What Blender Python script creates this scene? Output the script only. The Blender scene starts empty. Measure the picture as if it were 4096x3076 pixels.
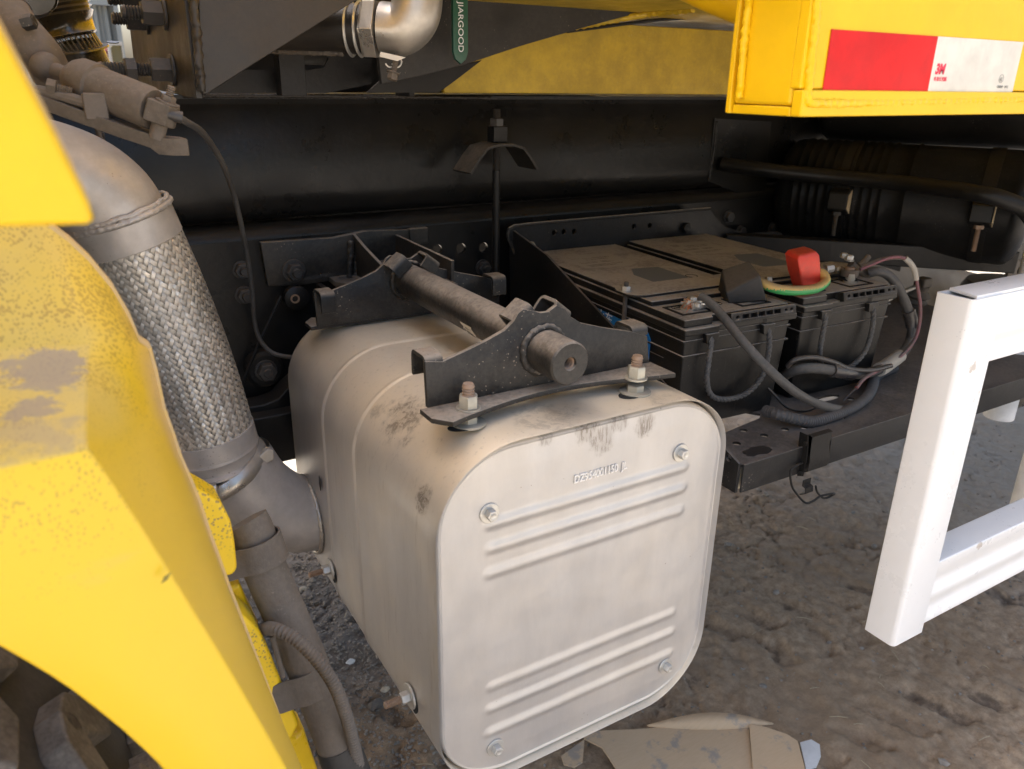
import bpy, bmesh, math, random
import numpy as np
from mathutils import Vector, Matrix, noise as mnoise
random.seed(7); np.random.seed(7)
R = math.radians
scn = bpy.context.scene
COL = scn.collection

# ------------------------------------------------------------------ camera
EYE = 1.25
yaw, pitch, roll, FOC = R(31.154), R(21.172), R(0.891), 3143.1
_F = np.array([math.sin(yaw)*math.cos(pitch), math.cos(yaw)*math.cos(pitch), -math.sin(pitch)])
_R = np.array([math.cos(yaw), -math.sin(yaw), 0.0]); _U = np.cross(_R, _F)
_R2 = _R*math.cos(roll)+_U*math.sin(roll); _U2 = _U*math.cos(roll)-_R*math.sin(roll)
cam = bpy.data.cameras.new('camera'); camo = bpy.data.objects.new('camera', cam); COL.objects.link(camo)
cam.sensor_width = 36; cam.lens = FOC/4096*36; cam.clip_start = 0.02; cam.clip_end = 800
camo.matrix_world = Matrix([[_R2[0], _U2[0], -_F[0], 0], [_R2[1], _U2[1], -_F[1], 0], [_R2[2], _U2[2], -_F[2], EYE], [0, 0, 0, 1]])
cam.dof.use_dof = True; cam.dof.focus_distance = 1.12; cam.dof.aperture_fstop = 8.0
scn.camera = camo

# ------------------------------------------------------------------ light
SUN_EL, SUN_AZ = 60.0, -60.0          # azimuth clockwise from +Y
w = bpy.data.worlds.new('World'); scn.world = w; w.use_nodes = True
nt = w.node_tree; bg = nt.nodes['Background']
sky = nt.nodes.new('ShaderNodeTexSky'); sky.sky_type = 'NISHITA'; sky.sun_disc = False
sky.sun_elevation = R(SUN_EL); sky.sun_rotation = R(SUN_AZ); sky.air_density = 1.0; sky.dust_density = 5.0; sky.ozone_density = 0.3
nt.links.new(sky.outputs[0], bg.inputs[0]); bg.inputs[1].default_value = 0.15
sun = bpy.data.lights.new('sun', 'SUN'); suno = bpy.data.objects.new('sun', sun); COL.objects.link(suno)
sun.energy = 4.0; sun.angle = R(0.53); sun.color = (1.0, 0.94, 0.85)
sd = Vector((math.sin(R(SUN_AZ))*math.cos(R(SUN_EL)), math.cos(R(SUN_AZ))*math.cos(R(SUN_EL)), math.sin(R(SUN_EL))))
suno.rotation_euler = sd.to_track_quat('Z', 'Y').to_euler()
vs = scn.view_settings; vs.view_transform = 'Standard'; vs.look = 'None'; vs.exposure = 1.62; vs.gamma = 1; vs.use_curve_mapping = False
scn.cycles.max_bounces = 8

S = 4096/2212.0
def Q(px, py, x=None, y=None, z=None):
    """world point seen at photo position (px,py) on the plane x=, y= or z="""
    r = _R2*(px*S-2048)+_U2*(1538-py*S)+_F*FOC
    if x is not None: t = x/r[0]
    elif y is not None: t = y/r[1]
    else: t = (z-EYE)/r[2]
    return Vector((r[0]*t, r[1]*t, r[2]*t+EYE))
def QP(pts): return [Q(a, b, y=c) for a, b, c in pts]

# ------------------------------------------------------------------ objects
def wloc(o):
    v = Vector((0, 0, 0))
    while o: v += o.location; o = o.parent
    return v
def thing(name, label, cat, loc=(0, 0, 0), group=None):
    o = bpy.data.objects.new(name, None); COL.objects.link(o); o.location = loc; o.empty_display_size = .02
    o['label'] = label; o['category'] = cat
    if group: o['group'] = group
    return o
def tag(o, label, cat, group=None):
    o['label'] = label; o['category'] = cat
    if group: o['group'] = group
    return o
def obj(name, bm, m, parent=None, smooth=35, bevel=0, kind=None, label=None, seg=2, smoothall=False):
    me = bpy.data.meshes.new(name)
    if parent is not None:
        L = wloc(parent); bmesh.ops.translate(bm, verts=bm.verts, vec=-L)
    bmesh.ops.recalc_face_normals(bm, faces=bm.faces)
    bm.to_mesh(me); bm.free()
    for mm in (m if isinstance(m, (list, tuple)) else [m]): me.materials.append(mm)
    o = bpy.data.objects.new(name, me); COL.objects.link(o)
    if parent is not None: o.parent = parent
    me.shade_smooth()
    if not smoothall: me.set_sharp_from_angle(angle=R(smooth))
    if bevel:
        b = o.modifiers.new('bevel', 'BEVEL'); b.width = bevel; b.segments = seg; b.limit_method = 'ANGLE'; b.angle_limit = R(40)
        b.harden_normals = True
    if kind: o['kind'] = kind
    if label: o['label'] = label
    return o
def copy_tree(o, loc, rotz=0, label=None, group=None):
    def rec(s, par):
        c = s.copy(); COL.objects.link(c); c.parent = par
        for ch in list(s.children): rec(ch, c)
        return c
    r = rec(o, None); r.location = loc; r.rotation_euler.z = rotz
    if label: r['label'] = label
    if group: r['group'] = group
    return r

# ------------------------------------------------------------------ shapes
def NB(): return bmesh.new()
def frame(o, z, x=None):
    """matrix at o whose local Z is z"""
    z = Vector(z).normalized(); x = Vector(x) if x is not None else (Vector((1, 0, 0)) if abs(z.x) < .9 else Vector((0, 1, 0)))
    y = z.cross(x).normalized(); x = y.cross(z)
    M = Matrix((x, y, z)).transposed().to_4x4(); M.translation = Vector(o); return M
def axes(o, u, v):
    u = Vector(u).normalized(); v = Vector(v).normalized(); n = u.cross(v)
    M = Matrix((u, v, n)).transposed().to_4x4(); M.translation = Vector(o); return M
def box(bm, a, b, M=None):
    a = Vector(a); b = Vector(b)
    vs = [bm.verts.new((M or Matrix())@Vector((x, y, z))) for x in (a.x, b.x) for y in (a.y, b.y) for z in (a.z, b.z)]
    for f in ((0, 1, 3, 2), (4, 6, 7, 5), (0, 4, 5, 1), (2, 3, 7, 6), (0, 2, 6, 4), (1, 5, 7, 3)): bm.faces.new([vs[i] for i in f])
def prism(bm, pts, M, h):
    """2D outline in local XY, extruded to local z=h"""
    lo = [bm.verts.new(M@Vector((p[0], p[1], 0))) for p in pts]; hi = [bm.verts.new(M@Vector((p[0], p[1], h))) for p in pts]
    n = len(pts); bm.faces.new(lo[::-1]); bm.faces.new(hi)
    for i in range(n): bm.faces.new((lo[i], lo[(i+1) % n], hi[(i+1) % n], hi[i]))
def plate(bm, outline, holes, M, t, bev=0.0):
    """plate with real holes; outline and holes are 2D point lists, thickness t along local z (centred)"""
    cu = bpy.data.curves.new('tmp', 'CURVE'); cu.dimensions = '2D'; cu.fill_mode = 'BOTH'; cu.extrude = t/2; cu.bevel_depth = bev; cu.bevel_resolution = 1
    for ring in [outline]+list(holes):
        s = cu.splines.new('POLY'); s.points.add(len(ring)-1); s.use_cyclic_u = True
        for p, q in zip(s.points, ring): p.co = (q[0], q[1], 0, 1)
    o = bpy.data.objects.new('tmp', cu); COL.objects.link(o)
    me = bpy.data.meshes.new_from_object(o); bpy.data.objects.remove(o)
    me.transform(M); bm.from_mesh(me); bpy.data.meshes.remove(me); bpy.data.curves.remove(cu)
    bmesh.ops.remove_doubles(bm, verts=bm.verts, dist=1e-6)
def circ(cx, cy, r, n=20, ry=None):
    ry = ry or r
    return [(cx+r*math.cos(2*math.pi*i/n), cy+ry*math.sin(2*math.pi*i/n)) for i in range(n)]
def strip2(pts, t):
    """closed outline of a bent sheet following 2D pts, thickness t"""
    a = []; b = []
    for i, p in enumerate(pts):
        p0 = Vector(pts[max(i-1, 0)]); p1 = Vector(pts[min(i+1, len(pts)-1)]); d = (p1-p0).normalized(); n = Vector((-d.y, d.x))*t/2
        a.append((p[0]+n.x, p[1]+n.y)); b.append((p[0]-n.x, p[1]-n.y))
    return a+b[::-1]
def smooth_path(pts, k=8):
    pts = [Vector(p) for p in pts]; out = []
    for i in range(len(pts)-1):
        p0 = pts[max(i-1, 0)]; p1 = pts[i]; p2 = pts[i+1]; p3 = pts[min(i+2, len(pts)-1)]
        for j in range(k):
            t = j/k; out.append(.5*((2*p1)+(-p0+p2)*t+(2*p0-5*p1+4*p2-p3)*t*t+(-p0+3*p1-3*p2+p3)*t**3))
    out.append(pts[-1]); return out
def resample(pts, step):
    out = [pts[0].copy()]; acc = 0
    for a, b in zip(pts, pts[1:]):
        L = (b-a).length; s = step-acc
        while s <= L and L > 0: out.append(a.lerp(b, s/L)); s += step
        acc = L-(s-step)
    return out
def frames(pts):
    T = [(pts[min(i+1, len(pts)-1)]-pts[max(i-1, 0)]).normalized() for i in range(len(pts))]
    n = T[0].orthogonal().normalized(); N = []
    for i, t in enumerate(T):
        n = (n-t*n.dot(t)).normalized(); N.append(n.copy())
    return T, N, [t.cross(n) for t, n in zip(T, N)]
def tube(bm, pts, r, n=12, caps=True, rf=None, ang=None):
    T, N, B = frames(pts); rings = []
    for i, p in enumerate(pts):
        ring = []
        for j in range(n):
            a = 2*math.pi*j/n; rr = rf(i/(max(1, len(pts)-1)), a, i) if rf else r
            ring.append(bm.verts.new(p+(N[i]*math.cos(a)+B[i]*math.sin(a))*rr))
        rings.append(ring)
    for a, b in zip(rings, rings[1:]):
        for j in range(n): bm.faces.new((a[j], a[(j+1) % n], b[(j+1) % n], b[j]))
    if caps: bm.faces.new(rings[0][::-1]); bm.faces.new(rings[-1])
def corr(bm, pts, r, pitch=.0035, depth=.0012, n=14):
    """corrugated conduit"""
    p = resample(pts, pitch/2); tube(bm, p, r, n, True, lambda t, a, i: r-(depth if i % 2 else 0))
def lathe(bm, prof, M, n=28, close=True):
    rings = []
    for rr, h in prof:
        if rr < 1e-6: rings.append([bm.verts.new(M@Vector((0, 0, h)))]); continue
        rings.append([bm.verts.new(M@Vector((rr*math.cos(2*math.pi*j/n), rr*math.sin(2*math.pi*j/n), h))) for j in range(n)])
    for a, b in zip(rings, rings[1:]):
        for j in range(n):
            k = (j+1) % n
            if len(a) == 1 and len(b) == 1: continue
            if len(a) == 1: bm.faces.new((a[0], b[j], b[k]))
            elif len(b) == 1: bm.faces.new((a[j], a[k], b[0]))
            else: bm.faces.new((a[j], a[k], b[k], b[j]))
    if close:
        if len(rings[0]) > 2: bm.faces.new(rings[0][::-1])
        if len(rings[-1]) > 2: bm.faces.new(rings[-1])
def hexa(bm, M, af, h, z0=0, ch=.12):
    """hexagon nut/head across flats af, height h, chamfered top"""
    rr = af/math.sqrt(3)
    def ring(r, z): return [bm.verts.new(M@Vector((r*math.cos(math.pi/3*j), r*math.sin(math.pi/3*j), z))) for j in range(6)]
    R0 = ring(rr, z0); R1 = ring(rr, z0+h*(1-ch)); R2 = ring(rr*.9, z0+h)
    for a, b in ((R0, R1), (R1, R2)):
        for j in range(6): bm.faces.new((a[j], a[(j+1) % 6], b[(j+1) % 6], b[j]))
    bm.faces.new(R0[::-1]); bm.faces.new(R2)
def thread(bm, M, r, h, z0=0, pitch=.002, n=14):
    prof = [(0, z0)]; k = int(h/pitch)
    for i in range(k): prof += [(r*.78, z0+i*pitch), (r, z0+(i+.5)*pitch)]
    prof += [(r*.8, z0+h), (0, z0+h)]
    lathe(bm, prof, M, n, False)
def fastener(parent, o, d, af, hh, wr=None, wt=.002, stud=0, sr=.004, m=None, name='bolt', wm=None, sm=None, sback=0):
    """bolt/nut as its own part; washer and stud as sub-parts"""
    M = frame(o, d); b = NB(); hexa(b, M, af, hh, wt if wr else 0)
    if not stud: lathe(b, [(af*.33, (wt if wr else 0)+hh), (af*.31, (wt if wr else 0)+hh+.0006), (af*.25, (wt if wr else 0)+hh+.0002), (0, (wt if wr else 0)+hh+.0002)], M, 18, False)
    h = obj(name, b, m or MAT['zinc'], parent, bevel=.0004)
    if wr:
        b = NB(); lathe(b, [(0, 0), (wr, 0), (wr, wt*.8), (wr*.96, wt), (0, wt)], M, 26, False); obj('washer', b, wm or m or MAT['zinc'], h)
    if stud:
        b = NB(); thread(b, M, sr, stud+sback, -sback, pitch=sr*.42); obj('threaded_end', b, sm or m or MAT['zinc'], h)
    return h
def bead(pts, r, name, m, parent, lump=.35, step=None):
    """weld bead: lumpy overlapping scales"""
    p = resample([Vector(q) for q in pts], step or r*.5); b = NB(); sd_ = random.random()*50
    def rf(t, a, i):
        return r*(.8+.22*abs(math.sin(i*.8))+lump*mnoise.noise(Vector((i*.35+sd_, math.cos(a)*1.3, math.sin(a)*1.3))))
    tube(b, p, r, 8, True, rf); return obj(name, b, m, parent, smooth=60)
def textmesh(bm, s, size, M, ext=.0003, align='LEFT', sx=1.0, bold=0.0):
    cu = bpy.data.curves.new('tmp', 'FONT'); cu.body = s; cu.size = size; cu.extrude = ext; cu.align_x = align; cu.offset = bold
    o = bpy.data.objects.new('tmp', cu); COL.objects.link(o); me = bpy.data.meshes.new_from_object(o); bpy.data.objects.remove(o)
    me.transform(M@Matrix.Diagonal((sx, 1, 1, 1))); bm.from_mesh(me); bpy.data.meshes.remove(me); bpy.data.curves.remove(cu)

# ------------------------------------------------------------------ materials
MAT = {}
class NT:
    def __init__(s, name):
        s.m = bpy.data.materials.new(name); s.m.use_nodes = True; s.t = s.m.node_tree; s.b = s.t.nodes['Principled BSDF']
        s.geo = s.t.nodes.new('ShaderNodeNewGeometry'); s.pos = s.geo.outputs['Position']
    def n(s, typ, **k):
        x = s.t.nodes.new('ShaderNode'+typ)
        for a, v in k.items(): setattr(x, a, v)
        return x
    def link(s, a, b): s.t.links.new(a, b)
    def sep_n(s):
        x = s.n('SeparateXYZ'); s.link(s.geo.outputs['Normal'], x.inputs[0]); return x.outputs
    def mp(s, scale=(1, 1, 1), rot=(0, 0, 0)):
        x = s.n('Mapping'); s.link(s.pos, x.inputs[0]); x.inputs['Scale'].default_value = scale; x.inputs['Rotation'].default_value = rot; return x.outputs[0]
    def noise(s, scale, detail=5, rough=.6, vec=None, dist=0):
        x = s.n('TexNoise'); x.inputs['Scale'].default_value = scale; x.inputs['Detail'].default_value = detail; x.inputs['Roughness'].default_value = rough; x.inputs['Distortion'].default_value = dist
        s.link(vec if vec is not None else s.pos, x.inputs['Vector']); return x.outputs[0]
    def ramp(s, v, a, b, lo=0.0, hi=1.0):
        x = s.n('MapRange'); x.interpolation_type = 'SMOOTHSTEP'; s.link(v, x.inputs[0])
        for i, q in enumerate((a, b, lo, hi)): x.inputs[i+1].default_value = q
        return x.outputs[0]
    def math(s, op, a, b=0.0, clamp=False):
        x = s.n('Math', operation=op); x.use_clamp = clamp
        for i, q in enumerate((a, b)):
            if isinstance(q, (int, float)): x.inputs[i].default_value = q
            else: s.link(q, x.inputs[i])
        return x.outputs[0]
    def mix(s, f, a, b):
        x = s.n('Mix', data_type='RGBA')
        for i, q in ((0, f), (6, a), (7, b)):
            if isinstance(q, (int, float)): x.inputs[i].default_value = q
            elif isinstance(q, tuple): x.inputs[i].default_value = (*q, 1)[:4]
            else: s.link(q, x.inputs[i])
        return x.outputs[2]
    def mixf(s, f, a, b):
        x = s.n('Mix', data_type='FLOAT')
        for i, q in ((0, f), (2, a), (3, b)):
            if isinstance(q, (int, float)): x.inputs[i].default_value = q
            else: s.link(q, x.inputs[i])
        return x.outputs[0]
    def blot(s, c, r, soft=.5, scale=60, amt=.6):
        """stain round world point c, ragged edge"""
        d = s.n('VectorMath', operation='DISTANCE'); s.link(s.pos, d.inputs[0]); d.inputs[1].default_value = c
        nz = s.noise(scale, 6, .7); q = s.math('ADD', s.math('DIVIDE', d.outputs['Value'], r), s.math('MULTIPLY', s.math('SUBTRACT', nz, .5), amt*2.5))
        return s.ramp(q, 1.0, 1.0-soft)
    def bump(s, h, strength, dist=.001, prev=None):
        x = s.n('Bump'); x.inputs['Strength'].default_value = strength; x.inputs['Distance'].default_value = dist; s.link(h, x.inputs['Height'])
        if prev is not None: s.link(prev, x.inputs['Normal'])
        return x.outputs[0]
    def done(s, col=None, rough=None, normal=None, metal=None):
        for k, v in (('Base Color', col), ('Roughness', rough), ('Normal', normal), ('Metallic', metal)):
            if v is None: continue
            if isinstance(v, tuple): s.b.inputs[k].default_value = (*v, 1)[:4]
            elif isinstance(v, (int, float)): s.b.inputs[k].default_value = v
            else: s.link(v, s.b.inputs[k])
        return s.m

DUST = (.30, .225, .15)
def paint(name, base, rough=.4, metal=0, dust=.5, side=.15, speck=0, dustcol=DUST, bump=.15, bscale=700, var=.1, orange=0, coat=0, spk=(.30, .26, .21), spec=.5, rvar=.12, streak=0):
    """painted or bare surface with settled dust on up-facing faces, smears, splash specks and fine relief"""
    t = NT(name); N = t.sep_n(); g_ = sum(dustcol)/3; dustcol = tuple(c*.62+g_*.38 for c in dustcol)
    big = t.noise(9, 6, .65); fine = t.noise(160, 4, .7)
    up = t.ramp(N[2], .15, .95); pat = t.ramp(t.math('ADD', t.math('MULTIPLY', big, .7), t.math('MULTIPLY', fine, .3)), .32, .62)
    f = t.math('ADD', t.math('MULTIPLY', up, dust), t.math('MULTIPLY', pat, side)); f = t.math('MULTIPLY', f, t.ramp(pat, 0, 1, .55, 1.0), clamp=True)
    f = t.math('MINIMUM', f, .97)
    if streak:
        st = t.ramp(t.noise(1, 5, .7, t.mp((260, 260, 14))), .52, .72); f = t.math('MAXIMUM', f, t.math('MULTIPLY', st, streak))
    base2 = t.mix(t.ramp(t.noise(30, 4), .3, .7), tuple(c*(1-var) for c in base), tuple(min(1, c*(1+var)) for c in base))
    dc = t.mix(fine, tuple(c*.72 for c in dustcol), tuple(c*1.2 for c in dustcol))
    col = t.mix(f, base2, dc)
    rg = t.mixf(f, t.ramp(big, .2, .8, rough-rvar, rough+rvar), .85)
    if speck:
        v = t.n('TexVoronoi'); v.inputs['Scale'].default_value = 190; t.link(t.pos, v.inputs['Vector'])
        sz = t.math('MULTIPLY', t.ramp(t.noise(14, 3), .42, .68), .30)
        sp = t.math('LESS_THAN', v.outputs['Distance'], t.math('MULTIPLY', sz, t.ramp(fine, .3, .7)))
        col = t.mix(t.math('MULTIPLY', sp, speck), col, spk); rg = t.mixf(sp, rg, .8)
    nb = t.bump(t.noise(bscale, 3, .6), bump, .0006)
    if orange: nb = t.bump(t.noise(90, 2, .5), orange, .002, nb)
    t.b.inputs['Specular IOR Level'].default_value = spec
    if coat: t.b.inputs['Coat Weight'].default_value = coat; t.b.inputs['Coat Roughness'].default_value = .12
    MAT[name] = t.done(col, rg, nb, t.mixf(f, metal, 0.0) if metal else None); return t

YEL = (.80, .52, .008)
paint('black_paint', (.010, .0097, .0095), .40, dust=.22, side=.04, speck=.5, orange=.25, bump=.3, spk=(.09, .08, .07), spec=.28, dustcol=(.15, .115, .08))
paint('frame_paint', (.010, .0098, .0095), .30, dust=.30, side=.03, speck=.35, orange=.18, bump=.2, rvar=.08, spk=(.07, .06, .05), spec=.28, dustcol=(.14, .105, .07))
paint('tank_paint', (.009, .009, .009), .36, dust=.05, side=.02, speck=.5, orange=.25, spec=.12, spk=(.12, .11, .10))
paint('dusty_black', (.012, .0115, .011), .5, dust=.75, side=.12, speck=.5, dustcol=(.19, .15, .11), bump=.5, bscale=420)
paint('bracket_black', (.012, .0115, .011), .42, dust=.92, side=.10, speck=.9, dustcol=(.36, .285, .20), bump=.6, bscale=330, orange=.3, spec=.35, spk=(.22, .18, .14))
paint('battery_plastic', (.007, .0067, .0065), .42, dust=1.0, side=.03, speck=.5, dustcol=(.46, .40, .33), bump=.25, streak=.05, spec=.25, spk=(.12, .10, .08))
paint('tray_paint', (.010, .010, .0105), .42, dust=.85, side=.08, speck=.4, dustcol=(.20, .165, .135), bump=.3, spec=.35)
paint('brown_dusty', (.07, .055, .040), .62, dust=.7, side=.5, speck=.3, dustcol=(.20, .15, .10), bump=.7, bscale=380)
paint('support_paint', (.018, .015, .012), .42, dust=.45, side=.30, dustcol=(.07, .05, .033), bump=.4, streak=.2)
paint('yellow_paint', (.82, .52, .008), .3, var=.03, dust=.06, side=.0, bump=.05, coat=.15, orange=.06, spec=.35)
paint('yellow_body', (.82, .50, .006), .35, var=.03, dust=.02, side=.0, bump=.12, bscale=300, coat=.05, orange=.10, spec=.3)
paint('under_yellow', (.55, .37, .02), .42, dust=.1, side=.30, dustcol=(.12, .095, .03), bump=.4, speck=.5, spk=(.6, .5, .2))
paint('white_paint', (.78, .765, .735), .32, var=.012, speck=.4, spk=(.42, .43, .45), dust=.03, side=.0, bump=.05, coat=.1, orange=.05)
paint('zinc', (.62, .61, .57), .38, metal=.8, dust=.25, side=.2, bump=.3)
paint('old_zinc', (.50, .47, .38), .45, metal=.55, dust=.4, side=.3, bump=.5)
paint('dark_nut', (.03, .03, .031), .38, dust=.35, side=.1, speck=.4, bump=.3)
paint('rusty_thread', (.30, .20, .13), .6, metal=.3, dust=.3, side=.35, dustcol=(.40, .26, .16), bump=.8, bscale=500)
paint('stainless', (.52, .49, .44), .34, metal=.85, dust=.12, side=.18, bump=.2, dustcol=(.20, .16, .12))
paint('braid_steel', (.66, .62, .55), .36, metal=.7, dust=.22, side=.28, bump=.5, dustcol=(.42, .34, .25))
_t = bpy.data.materials['braid_steel'].node_tree; _b = _t.nodes['Principled BSDF']; _l = _b.inputs['Base Color'].links[0].from_socket
_o = _t.nodes.new('ShaderNodeObjectInfo'); _m = _t.nodes.new('ShaderNodeMapRange'); _m.inputs[3].default_value = .85; _m.inputs[4].default_value = 1.25; _t.links.new(_o.outputs['Random'], _m.inputs[0])
_v = _t.nodes.new('ShaderNodeVectorMath'); _v.operation = 'SCALE'; _t.links.new(_l, _v.inputs[0]); _t.links.new(_m.outputs[0], _v.inputs['Scale']); _t.links.new(_v.outputs[0], _b.inputs['Base Color'])
paint('alu_pipe', (.50, .47, .44), .42, metal=.45, dust=.35, side=.25, speck=.35, spk=(.12, .1, .08), dustcol=(.36, .29, .22), bump=.3)
paint('cable_black', (.035, .035, .037), .48, dust=.75, side=.35, dustcol=(.16, .145, .125), bump=.35)
paint('conduit', (.045, .046, .05), .5, dust=.55, side=.3, dustcol=(.15, .13, .115), bump=.3)
paint('rope', (.05, .05, .052), .6, dust=.5, side=.4, dustcol=(.15, .14, .12))
paint('tape_black', (.02, .02, .024), .3, dust=.3, side=.15, bump=.5, bscale=200)
paint('red_rubber', (.72, .045, .02), .45, dust=.25, side=.22, dustcol=(.22, .13, .1), bump=.2)
paint('rubber_black', (.012, .0115, .011), .55, dust=.6, side=.12, dustcol=(.15, .12, .09), bump=.3)
paint('green_handle', (.012, .085, .05), .38, dust=.2, side=.1, bump=.15)
paint('duct_black', (.030, .026, .016), .22, dust=.45, side=.18, dustcol=(.20, .16, .09), bump=.15, coat=.5)
paint('red_wire', (.22, .05, .07), .5, dust=.7, side=.75, dustcol=(.17, .12, .11))
paint('white_tube', (.78, .78, .76), .38, dust=.15, side=.1)
paint('tyre_rubber', (.022, .021, .02), .7, dust=.35, side=.22, dustcol=(.13, .11, .09), bump=.8, bscale=200)
paint('lug_dust', (.06, .052, .044), .8, dust=.4, side=.75, dustcol=(.21, .18, .15), bump=.9, bscale=160)
paint('grey_plastic', (.30, .27, .235), .6, dust=.5, side=.6, dustcol=(.34, .29, .235), bump=.2)
paint('cream_bracket', (.62, .55, .42), .5, metal=.2, dust=.3, side=.3, bump=.4)
paint('wood_block', (.55, .43, .26), .7, dust=.3, side=.2)
paint('tape_red', (.66, .010, .008), .5, dust=.0, side=.0, bump=.1, spec=.25)
paint('tape_white', (.72, .66, .55), .5, dust=.0, side=.0, bump=.1, spec=.25)
paint('pipe_dusty', (.10, .080, .062), .66, dust=.85, side=.65, dustcol=(.17, .13, .09), bump=.9, bscale=260, speck=.3)
def overlay(name, blots, col, amt):
    m = bpy.data.materials[name]; t = NT.__new__(NT); t.m = m; t.t = m.node_tree; t.b = t.t.nodes['Principled BSDF']; t.geo = t.n('NewGeometry'); t.pos = t.geo.outputs['Position']
    f = None
    for c, r, sc in blots: q = t.blot(c, r, .3, sc, 1.0); f = q if f is None else t.math('MAXIMUM', f, q)
    l = t.b.inputs['Base Color'].links[0].from_socket; t.link(t.mix(t.math('MULTIPLY', f, amt), l, col), t.b.inputs['Base Color'])
overlay('white_paint', [(Q(2103, 792, y=.485), .007, 160), (Q(2098, 800, y=.485), .004, 200), (Q(2080, 665, y=.487), .006, 120), (Q(1905, 1330, y=.5), .006, 120), (Q(2120, 1180, y=.485), .008, 90)], (.42, .34, .27), .7)
def flat(name, c, rough=.5, metal=0):
    t = NT(name); MAT[name] = t.done(c, rough, None, metal)
flat('stripe_leaf', (.22, .17, .03), .7); flat('ink_red', (.75, .02, .06)); flat('ink_black', (.03, .03, .03)); flat('ink_grey', (.25, .24, .21)); flat('ink_blue', (.01, .17, .50), .35)
flat('ink_white', (.8, .8, .8)); flat('copper', (.72, .33, .2), .35, .8); flat('hole_dark', (.01, .01, .01), .9); flat('paper', (.62, .58, .5), .7)
paint('stripe_green', (.02, .30, .08), .4, dust=.2, side=.1); flat('glass', (.03, .05, .06), .08); flat('dull_red', (.10, .02, .02), .4); flat('far_white', (.25, .25, .24), .5); flat('dusty_print', (.40, .37, .32), .9)
paint('stripe_yellow', (.62, .40, .09), .42, dust=.4, side=.25); flat('blue_dim', (.15, .165, .18), .8)

# muffler sheet: matt silver, brushed, dust film lightened for missing light on top, dirty smears
def silver(name, blots, brushed, dust=.35, base=(.52, .51, .50), metal=.72):
    t = NT(name); N = t.sep_n(); big = t.noise(6, 6, .6); fine = t.noise(240, 4, .7)
    film = t.math('ADD', t.math('MULTIPLY', t.ramp(N[2], .05, .8), dust*1.25), t.math('MULTIPLY', t.ramp(big, .35, .7), .22), clamp=True)
    col = t.mix(t.ramp(t.noise(22, 5, .6, t.mp((1, 1, .35))), .3, .75), tuple(c*.93 for c in base), tuple(c*1.05 for c in base))
    col = t.mix(film, col, (.80, .68, .50))
    tot = None
    for c, r, a in blots:
        f = t.math('MULTIPLY', t.blot(c, r), a); tot = f if tot is None else t.math('MAXIMUM', tot, f)
    if tot is not None:
        veins = t.ramp(t.noise(70, 7, .75, t.mp((1, 1, 1) if brushed > .5 else (2.4, 2.4, .45)), 1.2), .44, .58)
        tot = t.math('MULTIPLY', tot, t.ramp(veins, 0, 1, .35, 1)); col = t.mix(tot, col, (.17, .135, .105))
    drip = t.ramp(t.noise(1, 3, .6, t.mp((420, 420, 30))), .70, .76); drip = t.math('MULTIPLY', drip, .5); col = t.mix(t.math('MULTIPLY', drip, brushed), col, (.80, .76, .68)); dk = t.ramp(t.noise(1, 4, .7, t.mp((160, 160, 12))), .56, .74); col = t.mix(t.math('MULTIPLY', dk, .32*brushed), col, (.22, .18, .14))
    v = t.n('TexVoronoi'); v.inputs['Scale'].default_value = 120; t.link(t.pos, v.inputs['Vector'])
    sp = t.math('LESS_THAN', v.outputs['Distance'], t.math('MULTIPLY', t.ramp(t.noise(30, 3), .55, .75), .14)); col = t.mix(t.math('MULTIPLY', sp, .6), col, (.25, .19, .14))
    rg = t.math('ADD', .40, t.math('MULTIPLY', t.math('ADD', film, fine), .16))
    nb = t.bump(t.noise(1, 4, .6, t.mp((900, 900, 90))), .16, .0005); nb = t.bump(t.noise(7, 3), .25, .01, nb)
    mt = t.math('SUBTRACT', metal, t.math('MULTIPLY', film, .4), clamp=True)
    MAT[name] = t.done(col, rg, nb, mt)
a1 = Q(840, 870, z=.877); a2 = Q(900, 1080, x=.31); a3 = Q(1180, 905, z=.877); a4 = Q(700, 760, x=.32); a5 = Q(800, 880, x=.33); a6 = Q(1440, 870, z=.877)
silver('muffler_shell', [(a1, .055, .75), (a1+Vector((-.02, -.03, -.01)), .045, .7), (a2, .022, .8), (a3, .05, .35), (a4, .015, .35), (a5, .02, .4), (a6, .03, .3)], .8, dust=.55)
b1 = Q(1270, 925, y=.68); b2 = Q(1300, 950, y=.68); b3 = Q(1395, 918, y=.68)
silver('muffler_panel', [(b1, .022, .7), (b2, .024, .6), (b3, .018, .7), (Q(1335, 912, y=.68), .018, .6), (Q(1180, 945, y=.68), .014, .5)], .1, dust=.4, base=(.56, .55, .54))

paint('stamp', (.80, .77, .72), .5, metal=.2, dust=.1, side=.05)
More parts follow.
